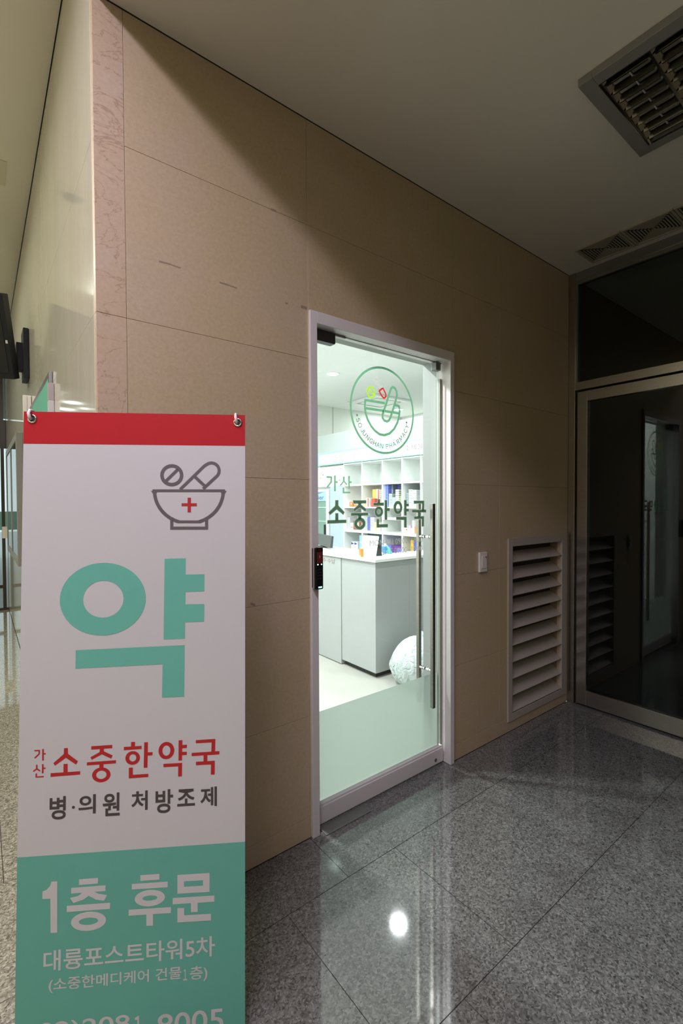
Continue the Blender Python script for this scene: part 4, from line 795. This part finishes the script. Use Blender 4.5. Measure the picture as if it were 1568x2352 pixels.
for k, c in pal.items(): col('box_' + k, c, 0.4)
def label_mat(k):      # carton with rows of small printing, from a brick pattern
    n = 'carton_' + k
    if n in M_: return M_[n]
    m = mat(n, pal[k], 0.4); nt = m.node_tree; b = nt.nodes['Principled BSDF']
    src = b.inputs['Base Color'].links[0].from_socket
    vv = mapping(nt, (1, 1, 1)); br = nd(nt, 'ShaderNodeTexBrick', Scale=1.0); br.inputs['Brick Width'].default_value = 0.03; br.inputs['Row Height'].default_value = 0.018; br.inputs['Mortar Size'].default_value = 0.003
    sx = nt.nodes.new('ShaderNodeSeparateXYZ'); cx_ = nt.nodes.new('ShaderNodeCombineXYZ'); nt.links.new(vv, sx.inputs[0]); nt.links.new(sx.outputs['Y'], cx_.inputs['X']); nt.links.new(sx.outputs['Z'], cx_.inputs['Y']); nt.links.new(cx_.outputs[0], br.inputs['Vector'])
    ink = tuple(c * 0.55 for c in pal[k]) if k not in ('blue', 'navy') else tuple(min(1, c * 2 + .2) for c in pal[k])
    nt.links.new(mixc(nt, br.outputs['Fac'], src, ink), b.inputs['Base Color']); M_[n] = m; return m
def carton(y0, y1, z0, z1, k, label, name='medicine_box', cat='box', group=None, x=XB, dx=0.11, strip=None, parts=True):
    if not strip:
        o = MB().box(x, x + dx, y0 + .0006, y1 - .0006, z0 + .0002, z1).build(name, label_mat(k) if group else M_['box_' + k])
        return tag(o, label, cat, group)
    t = thing(name, (x + dx / 2, (y0 + y1) / 2, z0), label, cat, group)
    MB().box(x, x + dx, y0 + .0006, y1 - .0006, z0 + .0002, z1).build('carton', M_['box_' + k], t, 0.001)
    kk, a, b, c, d = strip
    MB().box(x - 0.0007, x - 0.0001, y0 + (y1 - y0) * a, y0 + (y1 - y0) * b, z0 + (z1 - z0) * c, z0 + (z1 - z0) * d).build('printed_label', M_['box_' + kk], t)
    return t
def stack(y0, y1, z0, z1, k, n, where, x=XB):
    h = (z1 - z0) / n; first = None
    for i in range(n):
        j = 0.0025 * (((i * 7 + int(y0 * 1000)) % 5) - 2) / 2
        if first is None: first = carton(y0, y1, z0, z0 + h - 0.0008, k, where, group=where.replace(' in the ', 's in the ', 1) if False else 'stack: ' + where, x=x); bz = first.location.z
        else:
            c = first.copy(); COL.objects.link(c); c.location.z = bz + h * i; c.location.y += j; c.location.x += j
R2, R3, R4 = 1.396, 1.090, 0.806
# second row from the top
carton(3.285, 3.305, R2, 1.463, 'white', 'small white box at the left end of the second shelf row', dx=.06) if False else None
carton(3.262, 3.310, R2, 1.463, 'white', 'small white box with grey lines at the left end of the second shelf row', strip=('gray', .15, .85, .75, .85))
carton(3.195, 3.248, R2, 1.460, 'orange', 'orange box beside the small white box on the second shelf row', strip=('cream', .2, .6, .45, .8))
for i, (a, b) in enumerate(((3.165, 3.193), (3.136, 3.163), (3.106, 3.134))):
    t = thing('medicine_bottle', (XB + .03, (a + b) / 2, R2), 'tiny orange bottle in the row of three beside the orange box', 'bottle', 'three tiny orange bottles')
    MB().tube([(XB + .03, (a + b) / 2, R2 + .0003), (XB + .03, (a + b) / 2, R2 + .022)], 0.0125, 14).build('bottle', M_['box_orange'], t); MB().tube([(XB + .03, (a + b) / 2, R2 + .0222), (XB + .03, (a + b) / 2, R2 + .034)], 0.009, 14).build('cap', M_['box_cream'], t)
t = thing('medicine_bottle', (XB + .08, 3.044, R2), 'tall orange bottle with a narrow neck against the second upright', 'bottle')
MB().tube([(XB + .08, 3.044, R2 + .0003), (XB + .08, 3.044, R2 + .095), (XB + .08, 3.044, R2 + .115)], [0.024, 0.024, 0.010], 18).build('bottle', M_['box_orange'], t, smooth=False)
MB().tube([(XB + .08, 3.044, R2 + .1152), (XB + .08, 3.044, R2 + .135)], 0.011, 14).build('cap', M_['box_orange'], t)
carton(2.775, 2.844, R2, 1.620, 'yellow', 'tall yellow box in the second bay of the second shelf row', dx=.14, x=XB + .05)
carton(2.718, 2.773, R2, 1.622, 'white', 'tall white box with a red stripe between the yellow and cream boxes', dx=.14, x=XB + .05, strip=('red', .08, .40, .02, .98))
stack(2.656, 2.716, R2, 1.620, 'cream', 9, 'thin cream box in the pile against the third upright, second shelf row', x=XB + .05)
carton(2.814, 2.878, R2, 1.510, 'white', 'white box with a red stripe standing before the tall yellow box', dx=.05, x=XB - .03, strip=('red', .2, .5, .02, .98))
carton(2.713, 2.776, R2, 1.500, 'red', 'small red box standing before the tall striped box', dx=.05, x=XB - .03)
carton(2.884, 2.930, R2, 1.438, 'yellow', 'low yellow box at the left of the second bay, second shelf row', dx=.06)
stack(2.499, 2.546, R2, 1.668, 'blue', 15, 'bright blue box in the tall pile at the left of the third bay')
stack(2.464, 2.497, R2, 1.668, 'gray', 13, 'grey box in the narrow pile beside the bright blue pile', x=XB + .05)
stack(2.391, 2.462, R2, 1.668, 'navy', 10, 'navy box in the tall pile at the back of the third bay', x=XB + .12)
stack(2.430, 2.488, R2, 1.558, 'pale', 9, 'pale blue box in the pile before the navy pile')
stack(2.377, 2.428, R2, 1.512, 'pale', 7, 'pale blue box in the lower pile in the middle of the third bay')
stack(2.314, 2.374, R2, 1.607, 'pinkw', 9, 'off-white box in the pile at the right of the third bay')
carton(2.233, 2.312, R2, 1.532, 'green', 'light green box at the right end of the third bay', x=XB + .02)
stack(2.154, 2.202, R2, 1.561, 'gray', 9, 'grey box in the low pile at the left of the fourth bay')
stack(2.094, 2.154, R2, 1.601, 'white', 12, 'white box in the taller pile in the fourth bay')
stack(2.033, 2.092, R2, 1.592, 'white', 11, 'white box in the second white pile in the fourth bay')
stack(1.95, 2.07, R2, 1.648, 'slate', 8, 'slate grey box in the pile behind the white piles in the fourth bay', x=XB + .135)
# third row
stack(3.245, 3.300, R3, 1.252, 'white', 8, 'white box in the pile at the left end of the third shelf row')
carton(3.113, 3.243, R3, 1.263, 'gray', 'large grey carton at the back of the third shelf row', x=XB + .12)
carton(3.176, 3.243, R3, 1.176, 'paleg', 'small pale box with red lines before the grey carton', strip=('red', .15, .85, .3, .4))
t = carton(3.022, 3.174, R3, 1.206, 'maroon', 'maroon box with a round pale picture on the third shelf row', strip=('cream', .25, .8, .25, .85))
stack(2.889, 2.930, R3, 1.264, 'paleg', 10, 'pale green box in the pile at the left of the second bay, third row')
stack(2.834, 2.885, R3, 1.265, 'navy', 10, 'navy box in the pile in the second bay, third row')
stack(2.754, 2.832, R3, 1.263, 'white', 10, 'white box in the broad pile in the second bay, third row')
carton(2.702, 2.752, R3, 1.200, 'lemon', 'lemon yellow box beside the broad white pile, third row')
carton(2.644, 2.700, R3, 1.196, 'pinkw', 'pinkish white box beside the lemon box, third row', strip=('red', .2, .8, .4, .5))
carton(2.207, 2.252, R3 - 0, 1.145, 'white', 'white box with an orange square at the left of the fourth bay, third row', strip=('orange', .2, .6, .5, .8)) if False else None
carton(2.165, 2.207, R3, 1.148, 'white', 'white box with an orange square at the left of the fourth bay, third row', strip=('orange', .3, .8, .55, .85))
carton(2.128, 2.163, R3, 1.148, 'pinkw', 'pinkish box second from the left in the fourth bay, third row')
carton(2.064, 2.126, R3, 1.150, 'white', 'white box with lilac print in the fourth bay, third row', strip=('lilac', .1, .6, .2, .5))
carton(2.128, 2.158, 1.1485, 1.180, 'lilac', 'small lilac box lying on the pinkish box', dx=.05)
carton(2.066, 2.100, 1.1505, 1.241, 'white', 'upright white box on the lilac printed box', dx=.07)
carton(2.036, 2.062, R3, 1.168, 'orange', 'narrow orange box at the right of the fourth bay, third row')
# lowest visible row
t = carton(3.083, 3.220, R4, 0.928, 'white', 'white box with two navy triangles on the lowest shelf row', strip=None)
t2 = MB(); t2.flat = True
for a in (3.218, 3.152): t2.quad([(XB - .001, a, 0.922), (XB - .001, a, 0.885), (XB - .001, a - .060, 0.903)])
o = t2.build('triangle_print', M_['box_navy'], t)
carton(2.992, 3.051, R4, 1.024, 'sky', 'sky blue box standing against the second upright, lowest row', strip=('white', .1, .7, .5, .6))
carton(2.645, 2.930, R4, 1.052, 'deep', 'broad dark blue carton behind the desk calendar', x=XB + .04)
carton(2.451, 2.514, R4, 0.925, 'violet', 'violet box at the left of the purple box, lowest row')
carton(2.240, 2.449, R4, 0.931, 'purple', 'long purple box in the third bay, lowest row', strip=('violet', .1, .5, .3, .8))
carton(2.078, 2.125, R4, 1.012, 'gold', 'gold box in the fourth bay, lowest row')
carton(2.040, 2.076, R4, 1.004, 'blue', 'blue box beside the gold box, lowest row', strip=('white', .2, .6, .2, .4))

# on the counter
cal = thing('desk_calendar', (2.42, 1.46, 0.985), 'tented desk calendar with a cream page on the counter', 'calendar')
P0, P1, P2 = Vector((2.409, 1.354, 0.9855)), Vector((2.407, 1.562, 0.9855)), Vector((2.473, 1.344, 0.9855))
tpR, tpL = Vector((2.425, 1.330, 1.155)), Vector((2.42, 1.53, 1.155))
bkL = Vector((2.471, 1.552, 0.9855))
th = Vector((0.003, 0, 0))
MB().prism([P0, P1, tpL, tpR], [P0 + th, P1 + th, tpL + th, tpR + th]).build('page', col('calendar_page', (0.84, 0.85, 0.74)), cal)
MB().prism([P0 + th * 1.3, P2, tpR + th * 1.3], [P1 + th * 1.3, bkL, tpL + th * 1.3]).build('stand', M_['black'], cal)
nn = (P1 - P0).cross(tpR - P0).normalized(); nn = nn if nn.x < 0 else -nn
sc = []
for k, pts in enumerate(([(.55, .55), (.60, .66), (.52, .70)], [(.5, .5), (.44, .62), (.40, .52)], [(.36, .5), (.30, .68), (.27, .5), (.36, .58)], [(.62, .45), (.68, .52)], [(.42, .36), (.45, .40)], [(.3, .38), (.26, .42)])):
    sc += stroke(pts, .022)
pagept = lambda p: (P0 + (P1 - P0) * p.x + ((tpR + (tpL - tpR) * p.x) - (P0 + (P1 - P0) * p.x)) * p.y + nn * 0.0008)
printed('page_drawing', sc, pagept, M_['ink_pale'], cal)
MB().tube([tpR + Vector((0, .004, .002)), tpL + Vector((0, -.004, .002))], 0.004, 10).build('spiral', M_['chrome'], cal)
carton(1.378, 1.407, 0.985, 1.055, 'orange', 'orange medicine carton with a white label standing on the counter edge', x=2.262, dx=0.030, strip=('white', .3, .9, .04, .2))
t = thing('wash_bottle', (2.632, 1.467, 0.985), 'bright blue bottle with a white cap behind the desk calendar', 'bottle')
MB().box(2.61, 2.655, 1.445, 1.497, 0.9855, 1.050).build('bottle', col('bottle_blue', (0.06, 0.26, 0.72)), t, 0.008, seg=3); MB().tube([(2.632, 1.471, 1.0505), (2.632, 1.471, 1.072)], 0.014, 14).build('cap', M_['box_white'], t)
t = thing('tea_pouch', (2.64, 1.425, 0.985), 'teal pouch beside the blue bottle on the counter', 'pouch')
MB().prism([(2.615, 1.442, 0.9855), (2.615, 1.398, 0.9855), (2.615, 1.405, 1.025), (2.615, 1.440, 1.062)], [(2.655, 1.442, 0.9855), (2.655, 1.398, 0.9855), (2.64, 1.405, 1.025), (2.63, 1.440, 1.062)]).build('pouch', M_['box_teal'], t, 0.004)
MB().prism([(2.612, 1.441, 1.058), (2.612, 1.41, 1.03), (2.612, 1.425, 1.02)], [(2.6135, 1.441, 1.058), (2.6135, 1.41, 1.03), (2.6135, 1.425, 1.02)]).build('flap', col('teal_dark', (0.02, 0.40, 0.30)), t)
mo = thing('monitor', (2.55, 2.25, 0.985), 'dark computer monitor seen from behind at the far end of the counter', 'monitor')
MB().prism([(2.44, 2.065, 1.0), (2.60, 2.55, 1.0), (2.62, 2.54, 1.115), (2.47, 2.075, 1.115)], [(2.47, 2.06, 1.0), (2.63, 2.545, 1.0), (2.64, 2.535, 1.115), (2.49, 2.07, 1.115)]).build('casing', col('monitor_grey', (0.05, 0.06, 0.057), 0.4), mo, 0.003)
MB().box(2.49, 2.58, 2.26, 2.36, 0.9855, 1.0).build('foot', M_['black'], mo, 0.002)

# rubbish bag in front of the counter end
def bag():
    bm = bmesh.new(); bmesh.ops.create_icosphere(bm, subdivisions=5, radius=1.0)
    rnd = random.Random(3); ph = [rnd.uniform(0, 6.28) for _ in range(12)]
    for v in bm.verts:
        d = v.co.normalized(); a = math.atan2(d.y, d.x)
        f = 1 + 0.05 * math.sin(3 * a + ph[0]) + 0.035 * math.sin(7 * a + ph[1] + 2 * d.z) + 0.022 * math.sin(13 * a + 5 * d.z + ph[2]) + 0.012 * math.sin(23 * a + ph[3])
        z = d.z; top = max(0, z)
        rr = f * (1 - 0.12 * top ** 2) + 0.07 * abs(math.sin(5 * a + 4 * z + ph[5])) * top - 0.05 * abs(math.sin(8 * a + ph[6] + 3 * math.sin(2 * z)))
        v.co = Vector((d.x * rr * 0.26, d.y * rr * 0.20, max(-0.155, z * 0.215 * (1 + 0.06 * math.sin(5 * a + ph[4])) - 0.0)))
    me = bpy.data.meshes.new('rubbish_bag'); bm.to_mesh(me); bm.free()
    for p in me.polygons: p.use_smooth = True
    return me
bag_m = bpy.data.materials.new('bag_plastic'); bag_m.use_nodes = True; nt = bag_m.node_tree; b = nt.nodes['Principled BSDF']
vv = mapping(nt, (1, 1, 1))
n1 = nd(nt, 'ShaderNodeTexNoise', Scale=34.0, Detail=2.0, Distortion=2.0); nt.links.new(vv, n1.inputs['Vector'])
r1 = ramp(nt, [(0.60, (0, 0, 0)), (0.63, (0.8, 0.8, 0.8)), (0.68, (0.8, 0.8, 0.8)), (0.70, (0, 0, 0))], n1.outputs['Fac'])
n2 = nd(nt, 'ShaderNodeTexNoise', Scale=5.0); nt.links.new(vv, n2.inputs['Vector']); r2 = ramp(nt, [(0.40, (0, 0, 0)), (0.52, (1, 1, 1))], n2.outputs['Fac'])
nt.links.new(mixc(nt, mixc(nt, 1.0, r1.outputs['Color'], r2.outputs['Color'], 'MULTIPLY'), (0.56, 0.62, 0.61), (0.06, 0.30, 0.24)), b.inputs['Base Color'])
b.inputs['Roughness'].default_value = 0.3; b.inputs['Subsurface Weight'].default_value = 0.0
n3_ = nd(nt, 'ShaderNodeTexNoise', Scale=14.0, Detail=3.0, Distortion=1.0); bmp = nd(nt, 'ShaderNodeBump', Strength=0.9, Distance=0.03); nt.links.new(vv, n3_.inputs['Vector']); nt.links.new(n3_.outputs['Fac'], bmp.inputs['Height']); nt.links.new(bmp.outputs['Normal'], b.inputs['Normal'])
rb = thing('rubbish_bag', (2.48, 0.90, 0), 'white plastic rubbish bag with green print on the floor by the counter end', 'bag')
bo = bpy.data.objects.new('bag', bag()); COL.objects.link(bo); bo.parent = rb; bo.location = (0, 0, 0.1555); bo.data.materials.append(bag_m)
kn = MB(); kn.tube([(2.50, 0.90, 0.34), (2.505, 0.90, 0.372), (2.52, 0.895, 0.40)], [0.03, 0.016, 0.028], 14); kn.build('knot', bag_m, rb, smooth=True)

# ceiling of the pharmacy
for i, (x, y) in enumerate(DOWN[:3]):
    lab = ['round white downlight in the pharmacy ceiling, nearest above the emblem on the glass', 'round white downlight in the far corner of the pharmacy ceiling', 'round white downlight of the pharmacy, mirrored as a bright spot in the polished floor']
    t = thing('downlight', (x, y, HP - 0.012), lab[i], 'downlight', 'downlights in the pharmacy ceiling')
    q = MB(); n = 32
    for r, z in ((0.085, HP - 0.0005), (0.083, HP - 0.007), (0.071, HP - 0.009), (0.069, HP - 0.002)):
        for k in range(n): q.v.append((x + r * math.cos(2 * math.pi * k / n), y + r * math.sin(2 * math.pi * k / n), z))
    for i2 in range(3):
        for k in range(n): q.f.append((i2 * n + k, i2 * n + (k + 1) % n, (i2 + 1) * n + (k + 1) % n, (i2 + 1) * n + k))
    q.build('trim_ring', M_['laminate_edge'], t, smooth=True)
    MB().tube([(x, y, HP - 0.0008), (x, y, HP - 0.005)], 0.069, 28).build('diffuser', M_['lamp_disc'], t)
ac = thing('ceiling_cassette', (4.55, 3.60, HP - 0.03), 'white four-way air conditioner panel in the pharmacy ceiling', 'air conditioner')
ring_frame(4.20, 4.90, 3.30, 4.00, 0.10, HP - 0.03, HP - 0.0005).build('panel', M_['laminate_edge'], ac, 0.008)
MB().box(4.33, 4.77, 3.43, 3.87, HP - 0.026, HP - 0.0005).build('grille', M_['laminate'], ac, 0.004)
MB().box(4.30, 4.33, 3.43, 3.87, HP - 0.02, HP - 0.0005).box(4.77, 4.80, 3.43, 3.87, HP - 0.02, HP - 0.0005).box(4.33, 4.77, 3.40, 3.43, HP - 0.02, HP - 0.0005).box(4.33, 4.77, 3.87, 3.90, HP - 0.02, HP - 0.0005).build('air_slots', M_['gray_steel'], ac)
